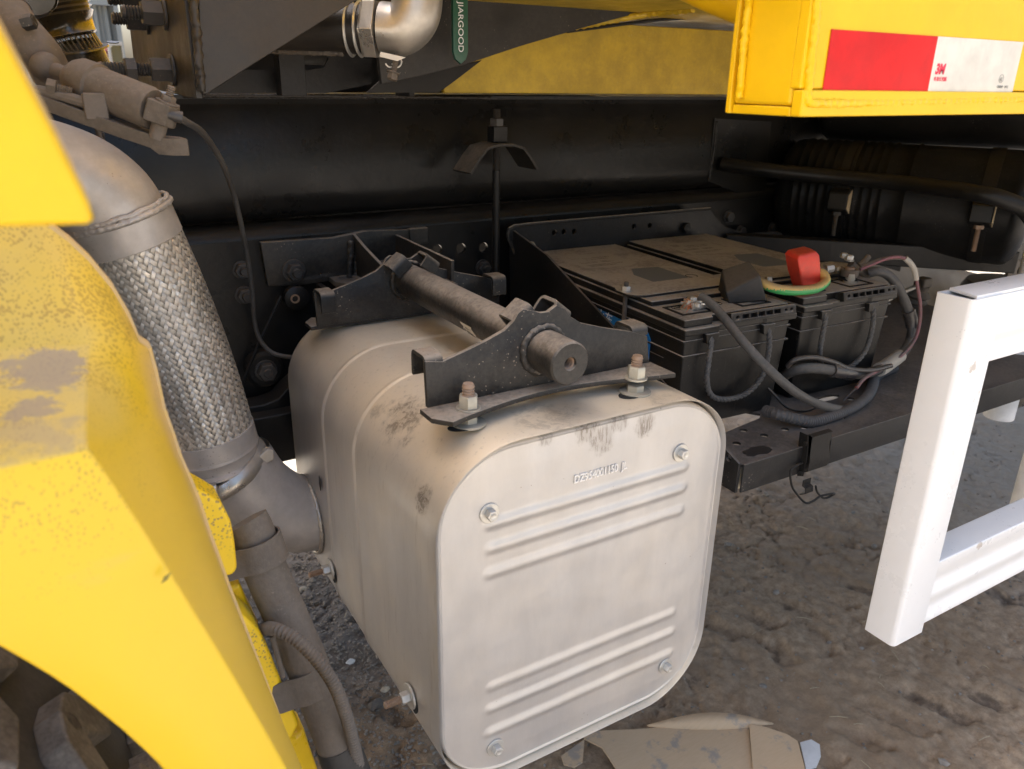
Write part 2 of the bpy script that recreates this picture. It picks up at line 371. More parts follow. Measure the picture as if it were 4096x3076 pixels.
# fender plastic: yellow with sprayed specks and dry mud on the ledge
def fender_mat():
    t = NT('fender_yellow'); N = t.sep_n()
    big = t.noise(7, 5, .6); up = t.ramp(N[2], .1, .75)
    film = t.math('MULTIPLY', t.math('ADD', t.math('MULTIPLY', up, .55), .05), t.ramp(big, .3, .65, .5, 1))
    col = t.mix(film, YEL, (.46, .36, .15))
    pz = t.n('SeparateXYZ'); t.link(t.pos, pz.inputs[0])
    eg = t.math('MULTIPLY', t.ramp(t.math('ADD', pz.outputs[1], t.math('MULTIPLY', t.noise(18, 4), .03)), .575, .632), t.ramp(pz.outputs[2], 1.12, 1.04)); col = t.mix(t.math('MULTIPLY', eg, .8), col, (.56, .37, .17))
    v = t.n('TexVoronoi'); v.inputs['Scale'].default_value = 430; t.link(t.mp((1, 1, .7)), v.inputs['Vector'])
    dens = t.math('MULTIPLY', t.ramp(pz.outputs[2], .93, 1.10), t.ramp(t.noise(25, 4), .35, .65, .35, 1)); dens = t.math('MULTIPLY', dens, .50)
    sp = t.math('LESS_THAN', v.outputs['Distance'], dens); col = t.mix(t.math('MULTIPLY', sp, .6), col, (.34, .20, .03))
    mud = t.math('MAXIMUM', t.blot(Q(105, 790, y=.54), .026, .3, 42, 1.1), t.blot(Q(60, 850, y=.49), .022, .3, 36, 1.2)); mud = t.math('MAXIMUM', mud, t.math('MULTIPLY', t.blot(Q(70, 925, y=.46), .03, .5, 30, 1.2), .6))
    mud = t.math('MULTIPLY', mud, t.ramp(N[2], .5, .8)); col = t.mix(t.math('MULTIPLY', mud, .75), col, (.30, .23, .17))
    sm = t.ramp(t.noise(1, 5, .7, t.mp((6, 6, 30))), .60, .72); col = t.mix(t.math('MULTIPLY', sm, .18), col, (.62, .48, .14))
    nb = t.bump(t.noise(60, 2), .06, .002)
    t.b.inputs['Coat Weight'].default_value = .2; t.b.inputs['Coat Roughness'].default_value = .2
    MAT['fender_yellow'] = t.done(col, t.mixf(film, .34, .8), nb)
fender_mat()
t = NT('rim_tan'); MAT['rim_tan'] = t.done(t.mix(t.ramp(t.noise(90, 5), .3, .7), (.62, .42, .14), (.56, .40, .20)), .75)
t = NT('mottled_yellow'); v = t.n('TexVoronoi'); v.inputs['Scale'].default_value = 260; t.link(t.pos, v.inputs['Vector'])
pz = t.n('SeparateXYZ'); t.link(t.pos, pz.inputs[0])
dd = t.math('MAXIMUM', t.math('MULTIPLY', t.ramp(pz.outputs[2], .63, .70), t.ramp(pz.outputs[2], .74, .715)), t.ramp(pz.outputs[2], .80, .86)); m_ = t.ramp(t.math('ADD', v.outputs['Distance'], t.math('MULTIPLY', t.noise(220, 3), .5)), .62, .52)
MAT['mottled_yellow'] = t.done(t.mix(t.math('MULTIPLY', t.math('MULTIPLY', m_, dd), .8), YEL, (.26, .17, .07)), .5, t.bump(t.noise(60, 2), .06, .002))
t = NT('cardboard'); n1 = t.noise(10, 6, .65)
wet = t.math('MAXIMUM', t.ramp(n1, .52, .60), 0); MAT['cardboard'] = t.done(t.mix(wet, t.mix(t.noise(1, 4, .6, t.mp((40, 300, 40))), (.52, .36, .21), (.62, .45, .28)), (.36, .30, .235)), .8, t.bump(t.noise(120, 4), .4, .001))
t = NT('concrete_dirt'); n1 = t.noise(2.2, 7, .65); n2 = t.noise(40, 6, .75); n3 = t.noise(300, 4, .8)
pz = t.n('SeparateXYZ'); t.link(t.pos, pz.inputs[0])
c = t.mix(t.ramp(n1, .32, .68), (.35, .243, .145), (.55, .41, .27)); c = t.mix(t.ramp(n2, .35, .75), (.27, .185, .11), c)
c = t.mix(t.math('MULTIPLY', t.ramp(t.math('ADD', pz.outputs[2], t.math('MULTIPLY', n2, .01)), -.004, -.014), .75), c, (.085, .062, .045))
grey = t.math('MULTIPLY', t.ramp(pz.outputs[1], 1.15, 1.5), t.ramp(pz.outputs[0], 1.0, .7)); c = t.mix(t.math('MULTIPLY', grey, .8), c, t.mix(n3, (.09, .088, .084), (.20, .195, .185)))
far = t.math('MAXIMUM', t.math('MAXIMUM', t.ramp(pz.outputs[1], 1.9, 2.5), t.ramp(pz.outputs[1], .35, -.1)), t.ramp(pz.outputs[0], 1.7, 2.8)); c = t.mix(t.math('MULTIPLY', far, .85), c, t.mix(n2, (.34, .31, .265), (.48, .45, .40)))  # dry ground painted paler where sunlit, and behind the camera for warm bounce
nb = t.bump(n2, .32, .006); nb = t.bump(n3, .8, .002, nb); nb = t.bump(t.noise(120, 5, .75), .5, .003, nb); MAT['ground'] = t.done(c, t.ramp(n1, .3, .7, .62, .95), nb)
t = NT('corrugated_wall'); MAT['corrugated_wall'] = t.done(t.mix(t.noise(3, 5), (.15, .165, .165), (.20, .215, .21)), .6)

exec_parts = True
# ================================================================== SETTING
def vnoise(x, y, seed):
    xi = np.floor(x).astype(np.int64); yi = np.floor(y).astype(np.int64); xf = x-xi; yf = y-yi
    xf = xf*xf*(3-2*xf); yf = yf*yf*(3-2*yf)
    def h(a, b):
        n = (a*374761393+b*668265263+seed*1442695041) & 0x7fffffff; n = (n ^ (n >> 13))*1274126177 & 0x7fffffff; return ((n ^ (n >> 16)) & 0xffff)/65535.0
    return (h(xi, yi)*(1-xf)+h(xi+1, yi)*xf)*(1-yf)+(h(xi, yi+1)*(1-xf)+h(xi+1, yi+1)*xf)*yf
def fbm(x, y, o, seed):
    s = 0; a = 1; t = 0
    for i in range(o): s = s+a*vnoise(x*2**i, y*2**i, seed+i); t += a; a *= .55
    return s/t
def axis_coords(lo, hi, step, far):
    c = list(np.arange(lo, hi, step)); s = step; p = lo
    left = []
    while p > -far: s *= 1.25; p -= s; left.append(p)
    s = step; p = c[-1]; right = []
    while p < far: s *= 1.25; p += s; right.append(p)
    return np.array(left[::-1]+c+right)
def ground():
    X = axis_coords(.15, 3.2, .0075, 350); Y = axis_coords(.35, 2.9, .0075, 350)
    gx, gy = np.meshgrid(X, Y); w_ = np.clip(1-np.maximum(np.abs(gx-1.6)/2.2, np.abs(gy-1.6)/2.2), 0, 1)**.5
    near = (np.abs(gx-1.67) < 1.6) & (np.abs(gy-1.6) < 1.35)
    z = (fbm(gx*3, gy*3, 5, 3)-.5)*.035*w_
    rd = 1-np.abs(fbm(gx*9+.6*fbm(gx*4, gy*4, 3, 9), gy*14, 5, 21)*2-1); z += np.where(near, -(np.clip(rd-.93, 0, 1)*.13)*np.clip(fbm(gx*3+7, gy*3, 3, 77)*3-1.2, 0, 1), 0); z += np.where(near, (fbm(gx*16, gy*16, 4, 15)-.5)*.018, 0)
    z += np.where(near, (fbm(gx*38, gy*38, 4, 5)-.5)*.012, 0)
    # tyre prints running along the truck: stepped lug marks
    v = gy+.18*(gx-1.3); u = gx*1.0
    for c0, wd in ((.62, .16), (1.02, .12)):
        inb = np.clip((wd-np.abs(v-c0))/.02, 0, 1); side = np.where(v > c0, 1, -1)
        ph = (u/.115+side*.25+np.abs(v-c0)*3.2) % 1.0; lug = np.clip((np.abs(ph-.5)-.20)/.05, 0, 1); lug2 = np.where(np.abs(v-c0) < .02, 1, lug)
        z += np.where(near, -.011*inb*(1-lug2)*np.clip(fbm(gx*6, gy*6, 3, 44)*2.6-.75, 0, 1), 0)
    nx, ny = len(X), len(Y); co = np.stack([gx, gy, z-.0], -1).reshape(-1, 3)
    i = np.arange(nx-1)[None, :]+np.arange(ny-1)[:, None]*nx; f = np.stack([i, i+1, i+nx+1, i+nx], -1).reshape(-1, 4)
    me = bpy.data.meshes.new('ground'); me.vertices.add(len(co)); me.vertices.foreach_set('co', co.ravel()); me.loops.add(f.size); me.loops.foreach_set('vertex_index', f.ravel())
    me.polygons.add(len(f)); me.polygons.foreach_set('loop_start', np.arange(0, f.size, 4)); me.polygons.foreach_set('loop_total', np.full(len(f), 4)); me.update(); me.validate()
    me.materials.append(MAT['ground']); me.shade_smooth(); o = bpy.data.objects.new('ground', me); COL.objects.link(o); o['kind'] = 'structure'
    return X, Y, z
GX, GY, GZ = ground()
def gz(x, y):
    return float(GZ[min(np.searchsorted(GY, y), len(GY)-1), min(np.searchsorted(GX, x), len(GX)-1)])

_p = (1+5**.5)/2; ICO = [Vector(q).normalized() for q in ((-1, _p, 0), (1, _p, 0), (-1, -_p, 0), (1, -_p, 0), (0, -1, _p), (0, 1, _p), (0, -1, -_p), (0, 1, -_p), (_p, 0, -1), (_p, 0, 1), (-_p, 0, -1), (-_p, 0, 1))]
ICF = ((0, 11, 5), (0, 5, 1), (0, 1, 7), (0, 7, 10), (0, 10, 11), (1, 5, 9), (5, 11, 4), (11, 10, 2), (10, 7, 6), (7, 1, 8), (3, 9, 4), (3, 4, 2), (3, 2, 6), (3, 6, 8), (3, 8, 9), (4, 9, 5), (2, 4, 11), (6, 2, 10), (8, 6, 7), (9, 8, 1))
def gravel():
    b = NB(); rng = random.Random(3)
    def stone(x, y, r):
        M = Matrix.Translation((x, y, gz(x, y)+r*.25))@Matrix.Rotation(rng.random()*6, 4, 'Z')@Matrix.Diagonal((1, rng.uniform(.5, .9), rng.uniform(.4, .7), 1))
        vv_ = [b.verts.new(M@Vector((q[0]*r*rng.uniform(.75, 1.2), q[1]*r*rng.uniform(.75, 1.2), q[2]*r*rng.uniform(.75, 1.2)))) for q in ICO]
        for f_ in ICF: b.faces.new([vv_[k] for k in f_])
    for i in range(9000):
        x = rng.uniform(.25, .85); y = rng.uniform(1.0, 2.3); stone(x, y, rng.uniform(.0018, .0055))
    for i in range(1200):
        x = rng.uniform(.2, 1.1); y = rng.uniform(.85, 2.9); stone(x, y, rng.uniform(.0015, .0055))
    for i in range(90):
        x = rng.uniform(.3, 2.6); y = rng.uniform(.45, 2.2); stone(x, y, rng.uniform(.006, .013))
    for i in range(2200):
        x = rng.uniform(.6, 3.2); y = rng.uniform(.4, 2.6); stone(x, y, rng.uniform(.0015, .005))
    paint('gravel', (.24, .20, .155), .8, var=.6, dust=.3, side=.4, dustcol=(.30, .26, .21), bump=.8, bscale=300)
    obj('gravel', b, MAT['gravel'], kind='stuff', smooth=20)
    b = NB()
    for i in range(70):
        x = rng.uniform(.4, 2.6); y = rng.uniform(.45, 1.9); a = rng.random()*6.3; L = rng.uniform(.012, .04); p = Vector((x, y, gz(x, y)+.003)); d = Vector((math.cos(a), math.sin(a), rng.uniform(-.05, .15)))*L
        tube(b, [p, p+d*.5+Vector((0, 0, .002)), p+d], .0009, 5)
    paint('straw', (.50, .40, .24), .7); obj('straw', b, MAT['straw'], kind='stuff')
gravel()
for i, (px, py, r, lab, m) in enumerate([(757, 1330+99, .012, 'white chip of plastic lying on the dirt beside the yellow fender', 'white_tube'), (668, 1250, .014, 'brown pebble on the grey gravel below the upper side stud', 'brown_dusty'),
                       (655, 1272, .011, 'pale pebble on the gravel just below the brown one', 'cream_bracket'), (832, 1490, .012, 'tan stone chip at the edge of the wet dirt left of the muffler', 'cream_bracket'), (812, 1392+130, .018, 'grey flat stone half sunk in dirt left of the muffler tip', 'pipe_dusty')]):
    p = Q(px, py, z=.004); b = NB(); s_ = bmesh.ops.create_icosphere(b, subdivisions=2, radius=r, matrix=Matrix.Translation(p)@Matrix.Diagonal((1, .6, .45, 1)))
    for v in s_['verts']: v.co += mnoise.noise_vector(v.co*90)*r*.35
    tag(obj('stone', b, MAT[m]), lab, 'stone')

# background shed and parked truck seen past the cab
def background():
    b = NB(); pts = []; n = 260; x0, x1 = -6.0, Q(264, 90, y=11.0).x
    for i in range(n):
        x = x0+(x1-x0)*i/(n-1); pts.append((x, 11.0+(.05 if i % 4 < 2 else 0)))
    prism(b, pts+[(x1, 11.3), (x0, 11.3)], Matrix.Translation((0, 0, 0)), 7.0)
    t = thing('workshop_building', 'grey corrugated metal shed standing beyond the truck, seen past the cab', 'building', (-2, 11, 0))
    obj('corrugated_wall', b, MAT['corrugated_wall'], t)
    b = NB(); box(b, (x0, 10.90, 1.98), (x1, 10.98, 2.06)); box(b, (x0, 10.9, 3.6), (x1, 10.98, 3.72)); obj('girt', b, MAT['corrugated_wall'], t)
    b = NB(); box(b, (x1-.05, 10.9, 0), (x1, 11.0, 7)); obj('corner_post', b, MAT['corrugated_wall'], t)
    # parked truck
    t = thing('parked_truck', 'red lorry with white framed window parked in front of the grey shed', 'truck', (1.0, 8.4, 0))
    def P(px, py): return Q(px, py, y=8.0)
    def face(name, pts, m, y, th, holes=(), label=None):
        b = NB(); M = axes((0, y, 0), (1, 0, 0), (0, 0, 1)); plate(b, [(P(*p).x, P(*p).z) for p in pts], [[(P(*p).x, P(*p).z) for p in h] for h in holes], M, th); return obj(name, b, m, t, bevel=.004)
    win = [(243, 112), (250, 106), (285, 106), (290, 155), (255, 152)]
    face('cab_body', [(140, 100), (232, 108), (234, 92), (262, 90), (274, 165), (290, 420), (140, 420)], MAT['dull_red'], 8.25, .4)
    fr = face('window_frame', [(232, 95), (238, 90), (264, 90), (273, 158), (240, 154)], MAT['far_white'], 8.02, .04, [[(239, 103), (244, 98), (262, 98), (270, 150), (246, 147)]])
    b = NB(); plate(b, [(P(*p).x, P(*p).z) for p in [(239, 103), (244, 98), (262, 98), (270, 150), (246, 147)]], [], axes((0, 8.03, 0), (1, 0, 0), (0, 0, 1)), .01); obj('pane', b, MAT['glass'], fr)
    face('windscreen', [(110, 90), (188, 108), (200, 210), (120, 200)], MAT['glass'], 8.02, .02)
    face('pillar', [(188, 108), (196, 108), (212, 230), (200, 230)], MAT['dull_red'], 7.98, .05)
    for x in (.5, 1.5):
        b = NB(); lathe(b, [(0, 0), (.48, 0), (.5, .04), (.5, .22), (.46, .26), (0, .26)], frame((x, 7.95, .5), (0, 1, 0))); obj('wheel', b, MAT['tyre_rubber'], t)
background()

# ================================================================== CHASSIS
XZ = lambda y: axes((0, y, 0), (1, 0, 0), (0, 0, 1))          # local (u,v)=(x,z); normal -Y
YZ = lambda x: axes((x, 0, 0), (0, 1, 0), (0, 0, 1))          # local (u,v)=(y,z); normal +X
XY = lambda z: axes((0, 0, z), (1, 0, 0), (0, 1, 0))
def q2(px, py, y): p = Q(px, py, y=y); return (p.x, p.z)
def q3(px, py, x): p = Q(px, py, x=x); return (p.y, p.z)
def qz(px, py, z): p = Q(px, py, z=z); return (p.x, p.y)

WEB = 1.40
cr = thing('chassis_rail', 'long black main frame rail with bolt holes, behind muffler and batteries', 'chassis rail', (1.5, WEB, .70))
b = NB(); plate(b, [(-3, .70), (6, .70), (6, .985), (-3, .985)], [circ(*q2(px, py, WEB), .0105) for px, py in ((943, 539), (994, 536), (1042, 534), (1126, 520), (1176, 516), (1290, 505))], XZ(WEB), .008)
obj('web', b, MAT['frame_paint'], cr)
b = NB(); arc = [(WEB-.004+.018*(1-math.cos(a)), .985+.018*math.sin(a)) for a in [R(9*i) for i in range(11)]]
prism(b, strip2([(WEB, .98)]+[(y+.004, z-.003) for y, z in arc]+[(WEB+.08, 1.0)], .006), YZ(-3), 9); obj('top_flange', b, MAT['frame_paint'], cr)
b = NB(); box(b, (-3, WEB, .694), (6, WEB+.08, .7)); obj('bottom_flange', b, MAT['frame_paint'], cr)
b = NB(); box(b, (-3, 2.18, .70), (6, 2.19, 1.0)); box(b, (-3, 2.11, .99), (6, 2.179, 1.0)); obj('opposite_web', b, MAT['frame_paint'], cr)
for aa, bb_ in (((2.2, WEB+.006, .72), (2.35, 2.179, .98)), ((.55, WEB+.006, .8), (.62, 2.179, .97))):
    b = NB(); box(b, aa, bb_); obj('crossmember', b, MAT['frame_paint'], cr)
for px, py in ((522, 583), (527, 637), (1042, 577)):
    fastener(cr, Q(px, py, y=WEB-.004), (0, -1, 0), .024, .012, .016, .003, stud=.022, sr=.0075, m=MAT['dark_nut'])
p = Q(574, 800, y=WEB-.03); b = NB(); lathe(b, [(0, 0), (.034, 0), (.034, .02), (.028, .026), (0, .026)], frame(p+Vector((0, .026, 0)), (0, -1, 0))); hb = obj('hub_boss', b, MAT['black_paint'], cr)
fastener(cr, p, (0, -1, 0), .03, .015, .02, .003, stud=.02, sr=.009, m=MAT['dark_nut'])

for px, py in ((1572, 468), (1598, 500), (1668, 492), (1690, 470), (1480, 505)):
    fastener(cr, Q(px, py, y=WEB-.004), (0, -1, 0), .022, .010, .015, .003, stud=.012, sr=.0065, m=MAT['dark_nut'])
sr_ = thing('subframe_rail', 'smooth black subframe beam under the yellow body, top of the frame', 'subframe rail', (1.5, WEB+.01, 1.01))
b = NB(); prof = [(1.40, 1.2185), (1.442, 1.2175), (1.4475, 1.206), (1.4405, 1.195), (1.436, 1.06), (1.4385, 1.035), (1.452, 1.018), (1.50, 1.012)]
prof = [(y-.025, z) for y, z in prof]
prism(b, strip2([(1.372, 1.2185)]+[(y, z) for y, z in prof[1:]], .006), YZ(-.95), 6.9); obj('web', b, MAT['frame_paint'], sr_, smooth=50)
b = NB(); box(b, (-.95, 1.45, 1.2155), (5.95, 2.15, 1.219)); obj('top_plate', b, MAT['frame_paint'], sr_)
b = NB(); box(b, (-.95, 2.15, 1.012), (5.95, 2.16, 1.219)); obj('opposite_web', b, MAT['frame_paint'], sr_)
bead([Q(395, 207, y=1.372), Q(700, 208, y=1.372), Q(1060, 212, y=1.372)], .0035, 'weld_bead', MAT['support_paint'], sr_)
bead([Q(1548, 262, y=1.408), Q(1543, 320, y=1.408), Q(1531, 388, y=1.409)], .0045, 'weld_bead', MAT['frame_paint'], sr_)
b = NB(); plate(b, [q2(*p, 1.405) for p in ((1546, 255), (1668, 262), (1660, 330), (1655, 425), (1620, 428), (1531, 392))], [], XZ(1.409), .004); obj('joining_plate', b, MAT['frame_paint'], sr_, bevel=.001)

# cross plate with bolts, and sloping hydraulic bracket plate (top left)
fs = thing('front_support_plate', 'brown-black bolted steel plate with sloping beam, beside the gap of sky', 'support plate', (.246, 1.6, 1.22))
X0 = .205
b = NB(); plate(b, [(1.122, 1.222), (1.122, 1.9), (2.08, 1.9), (2.08, q3(284, 38, X0)[1]), q3(287, 30, X0), q3(284, 33, X0), (2.075, 1.3)][:2]+[(1.76, 1.9), q3(282, 30, X0), q3(300, 184, X0)], [], YZ(X0), .008); obj('plate', b, MAT['support_paint'], fs, bevel=.001)
b = NB(); plate(b, [q2(436, 204, 1.12), q2(446, 203, 1.12), q2(560, 130, 1.12), q2(775, -4, 1.12), q2(900, -80, 1.12), q2(900, -400, 1.12), q2(410, -400, 1.12)], [], XZ(1.12), .008); obj('sloping_plate', b, MAT['support_paint'], fs, bevel=.0015)
bead([Q(413, -30, y=1.113), Q(424, 60, y=1.113), Q(430, 140, y=1.113), Q(436, 202, y=1.113)], .006, 'weld_bead', MAT['support_paint'], fs)
for px, py, st, L in ((350, 30, .035, .02), (312, 43, .03, .02), (303, 1, .03, .02), (368, 151, .075, .02)):
    p = Q(px+6, py, x=X0-.005); f_ = fastener(fs, p, (-1, 0, 0), .030, .026, .021, .004, stud=st+L, sr=.0095, m=MAT['dark_nut'], sback=0)
    if st > .05:
        b = NB(); hexa(b, frame(p-Vector((.048, 0, 0)), (-1, 0, 0)), .028, .014); obj('lock_nut', b, MAT['dark_nut'], fs)
# dark sloping bracket in front of hydraulic pump
hb = thing('hydraulic_bracket', 'large matt black sloping steel plate above the frame with green handle on it', 'bracket', (.6, 1.25, 1.24))
b = NB(); plate(b, [q2(*p, 1.22) for p in ((822, 181), (812, 100), (800, -300), (1700, -300), (1460, 2), (1385, 25), (1250, 62), (1120, 100), (1000, 140), (905, 164))], [], XZ(1.22), .01); obj('plate', b, MAT['dusty_black'], hb, bevel=.001)
b = NB(); plate(b, [q2(*p, 1.27) for p in ((790, 201), (822, 172), (900, 160), (1040, 130), (985, 172), (948, 199))], [], XZ(1.27), .006); obj('shade_filler', b, MAT['black_paint'], hb, bevel=.001)  # black filler plate standing in for the shade beside the floor beam
for aa, bb_ in (((.36, 1.30, 1.222), (.40, 1.33, 1.30)), ((.575, 1.30, 1.222), (.585, 1.36, 1.262))):
    b = NB(); box(b, aa, bb_); obj('gusset', b, MAT['black_paint'], hb, bevel=.001)
b = NB(); plate(b, [q2(*p, 1.30) for p in ((455, 203), (730, 203), (830, 182), (830, -60), (455, -60))], [[q2(*p, 1.30) for p in ((520, 150), (535, 100), (720, 95), (735, 125), (725, 145), (690, 152))]], XZ(1.36), .006); obj('backing_plate', b, MAT['black_paint'], hb)
b = NB(); box(b, (.27, 1.62, 1.222), (1.2, 1.66, 1.365)); obj('rear_housing', b, MAT['black_paint'], hb)
b = NB(); lathe(b, [(0, 0), (.05, 0), (.055, .01), (.055, .12), (0, .12)], frame(Q(600, 60, y=1.40), (1, .1, 0))); obj('pump_barrel', b, MAT['dusty_black'], hb)
hv = thing('valve_handle', 'flat green valve handle with white lettering hanging beside the steel elbow', 'valve handle', Q(990, 60, y=1.17))
b = NB(); y_ = 1.17; L0 = Q(978, -20, y=y_); R0 = Q(1008, -20, y=y_); cz = Q(993, 112, y=y_).z; w2 = (R0.x-L0.x)/2; cx = Q(993, 60, y=y_).x
outl = [(cx-w2, L0.z+.1), (cx-w2, cz), (cx-w2*.7, cz-.010), (cx, cz-.016), (cx+w2*.7, cz-.010), (cx+w2, cz), (cx+w2, L0.z+.1)]
plate(b, outl, [], XZ(y_), .005, .001); hdl = obj('handle', b, MAT['green_handle'], hv)
b = NB(); M = axes((cx-.0045, y_-.0045, Q(993, 4, y=y_).z), (0, 0, -1), (1, 0, 0)); textmesh(b, 'JIARGOOD', .0125, M, .0002, sx=1.15); obj('lettering', b, MAT['ink_white'], hdl)
# steel elbow fitting
ef = thing('pipe_elbow', 'grey steel pipe elbow with hexagon union and dripping screw below', 'pipe elbow', Q(860, 80, y=1.12))
YE = 1.13
pth = smooth_path([Q(900, -120, y=YE), Q(902, -30, y=YE), Q(896, 30, y=YE), Q(868, 62, y=YE+.012), Q(826, 62, y=YE+.03)], 10)
b = NB(); tube(b, pth, .036, 28); obj('elbow', b, MAT['stainless'], ef, smooth=60)
p = Q(820, 64, y=YE+.03); d = Vector((-.78, .62, .02)).normalized()
b = NB(); hexa(b, frame(p, d), .074, .022, ch=.2); obj('union_nut', b, MAT['stainless'], ef, bevel=.001)
for k in (0, 1):
    b = NB(); M = frame(p+d*(.026+.014*k), d); lathe(b, [(.036, 0), (.0385, .002), (.036, .004)], M, 36, True); obj('ring', b, MAT['zinc'], ef)
b = NB(); tube(b, [p+d*.02, p+d*.10, p+d*.21], .034, 24); obj('pipe', b, MAT['support_paint'], ef)
bead([p+d*.06+Vector((0, -.012, -.034)), p+d*.14+Vector((0, -.012, -.034)), p+d*.24+Vector((0, -.012, -.034))], .004, 'weld_bead', MAT['brown_dusty'], ef)
q = Q(858, 128, y=YE-.01); fastener(ef, Q(850, 156, y=YE-.01), (-.35, -.1, -1), .014, .009, .009, .002, stud=0, m=MAT['brown_dusty'], name='screw')
b = NB(); thread(b, frame(Q(850, 156, y=YE-.01), (.3, .1, 1)), .0045, .026); obj('screw_shaft', b, MAT['brown_dusty'], ef)
for dx in (-6, 8):
    b = NB(); c = Q(850+dx, 133, y=YE-.01); tube(b, [c+Vector((.0075*math.cos(a), .002, .0075*math.sin(a))) for a in [R(-160+20*i) for i in range(16)]], .0012, 6); obj('wire_ring', b, MAT['zinc'], ef)
b = NB(); plate(b, [q2(*pp, YE-.022) for pp in ((822, 112), (858, 120), (876, 124), (858, 132), (820, 122))], [], XZ(YE-.022), .002); obj('paper_tag', b, MAT['paper'], ef)

# clamp rod in front of the rail
cl = thing('clamp_rod', 'threaded black rod with bent saddle clamp standing before the frame rail', 'clamp rod', (.745, 1.33, .86))
b = NB(); tube(b, [Vector((.765, 1.335, .60)), Vector((.765, 1.335, 1.09))], .0075, 14); obj('rod', b, MAT['black_paint'], cl)
b = NB(); thread(b, Matrix.Translation((.765, 1.335, 1.06)), .0075, .14); obj('threaded_end', b, MAT['dark_nut'], cl)
sp_ = [q2(*p, 1.335) for p in ((998, 372), (1018, 340), (1035, 318), (1060, 311), (1090, 311), (1112, 318), (1125, 336), (1141, 362))]
b = NB(); prism(b, strip2(sp_, .005), XZ(1.37), .07); obj('saddle', b, MAT['bracket_black'], cl, bevel=.001)
b = NB(); box(b, (.752, 1.322, q2(1070, 307, 1.335)[1]), (.782, 1.348, q2(1070, 272, 1.335)[1])); obj('spacer', b, MAT['black_paint'], cl, bevel=.002)
b = NB(); hexa(b, Matrix.Translation((.765, 1.335, q2(1070, 272, 1.335)[1])), .024, .014); obj('nut', b, MAT['dark_nut'], cl)

# mounting bracket bolted to the rail that carries the muffler hanger
mb = thing('frame_mount', 'dusty black bolted bracket with two arms fixed to the frame above the muffler', 'bracket', (.5, 1.38, .9))
yb = WEB-.014
b = NB(); plate(b, [q2(*p, yb) for p in ((563, 525), (720, 514), (785, 500), (880, 497), (882, 520), (800, 590), (650, 612), (578, 614))], [circ(*q2(690, 590, yb), .003)], XZ(yb), .012, .0015); obj('back_plate', b, MAT['bracket_black'], mb)
fastener(mb, Q(634, 585, y=yb-.008), (0, -1, 0), .028, .016, .021, .004, stud=.028, sr=.009, m=MAT['dark_nut'])
XA, XB = .575, .492
b = NB(); plate(b, [(WEB-.01, q3(795, 485, XA)[1]+.004), q3(978, 563, XA), q3(978, 650, XA), (WEB-.01, .86)], [], YZ(XA), .006); obj('arm', b, MAT['bracket_black'], mb, bevel=.0008)
b = NB(); plate(b, [(WEB-.02, q3(768, 510, XB)[1]+.003), q3(790, 535, XB), q3(852, 600, XB), q3(852, 655, XB), (WEB-.02, .86)], [], YZ(XB), .006); obj('arm', b, MAT['bracket_black'], mb, bevel=.0008)
b = NB(); box(b, (XB+.004, 1.12, .925), (XA-.004, WEB-.01, .931)); obj('web_plate', b, MAT['pipe_dusty'], mb)
bead([Vector((XA-.008, 1.36, .934)), Vector((XA-.008, 1.2, .934)), Vector((XA-.008, 1.12, .936))], .005, 'weld_bead', MAT['pipe_dusty'], mb)
for dx in (-.012, .012): bead([Q(765, 520, y=yb-.012)+Vector((dx*.5, 0, 0)), Q(762, 600, y=yb-.012)+Vector((dx*.5, 0, 0))], .006, 'weld_bead', MAT['bracket_black'], mb)
b = NB(); plate(b, [qz(*p, .905) for p in ((708, 600), (722, 588), (800, 592), (806, 612), (780, 622), (725, 614))], [circ(*qz(748, 604, .905), .014)], XY(.905), .008, .001); obj('lug', b, MAT['pipe_dusty'], mb)
for aa in (.415, .47):
    b = NB(); box(b, (aa, 1.30, .74), (aa+.009, 1.38, .90)); obj('lug_leg', b, MAT['black_paint'], mb)
b = NB(); box(b, (.60, 1.375, .955), (.64, 1.392, .985)); obj('end_block', b, MAT['bracket_black'], mb, bevel=.002)
# spring hanger casting low behind the muffler
sh = thing('spring_hanger', 'black cast hanger arm on the frame behind the braided pipe', 'hanger', (.28, 1.36, .7))
b = NB(); prism(b, [q2(*p, 1.36) for p in ((522, 868), (560, 862), (590, 850), (608, 830), (640, 800), (640, 960), (618, 930), (590, 905), (532, 895))], XZ(1.38), .05); obj('arm', b, MAT['black_paint'], sh, bevel=.004)
b = NB(); lathe(b, [(0, 0), (.022, 0), (.022, .015), (.012, .02), (0, .02)], frame(Q(637, 640, y=1.38), (0, -1, 0))); obj('bush', b, MAT['black_paint'], sh)
b = NB(); lathe(b, [(.0055, 0), (.008, 0), (.008, .003), (.0055, .003)], frame(Q(637, 645, y=1.358), (0, -1, 0)), 20, False); obj('seal', b, MAT['rusty_thread'], sh)
b = NB(); box(b, (-.3, 1.30, .60), (.9, 1.39, .694)); obj('lower_beam', b, MAT['black_paint'], sh, bevel=.004)
tr = tag(obj('brake_rod', (lambda bb: (tube(bb, QP([(607, 640, 1.36), (560, 740, 1.36), (518, 840, 1.36)]), .003, 8), bb)[1])(NB()), MAT['black_paint']), 'thin straight black rod sloping down the frame behind the braided pipe', 'rod')

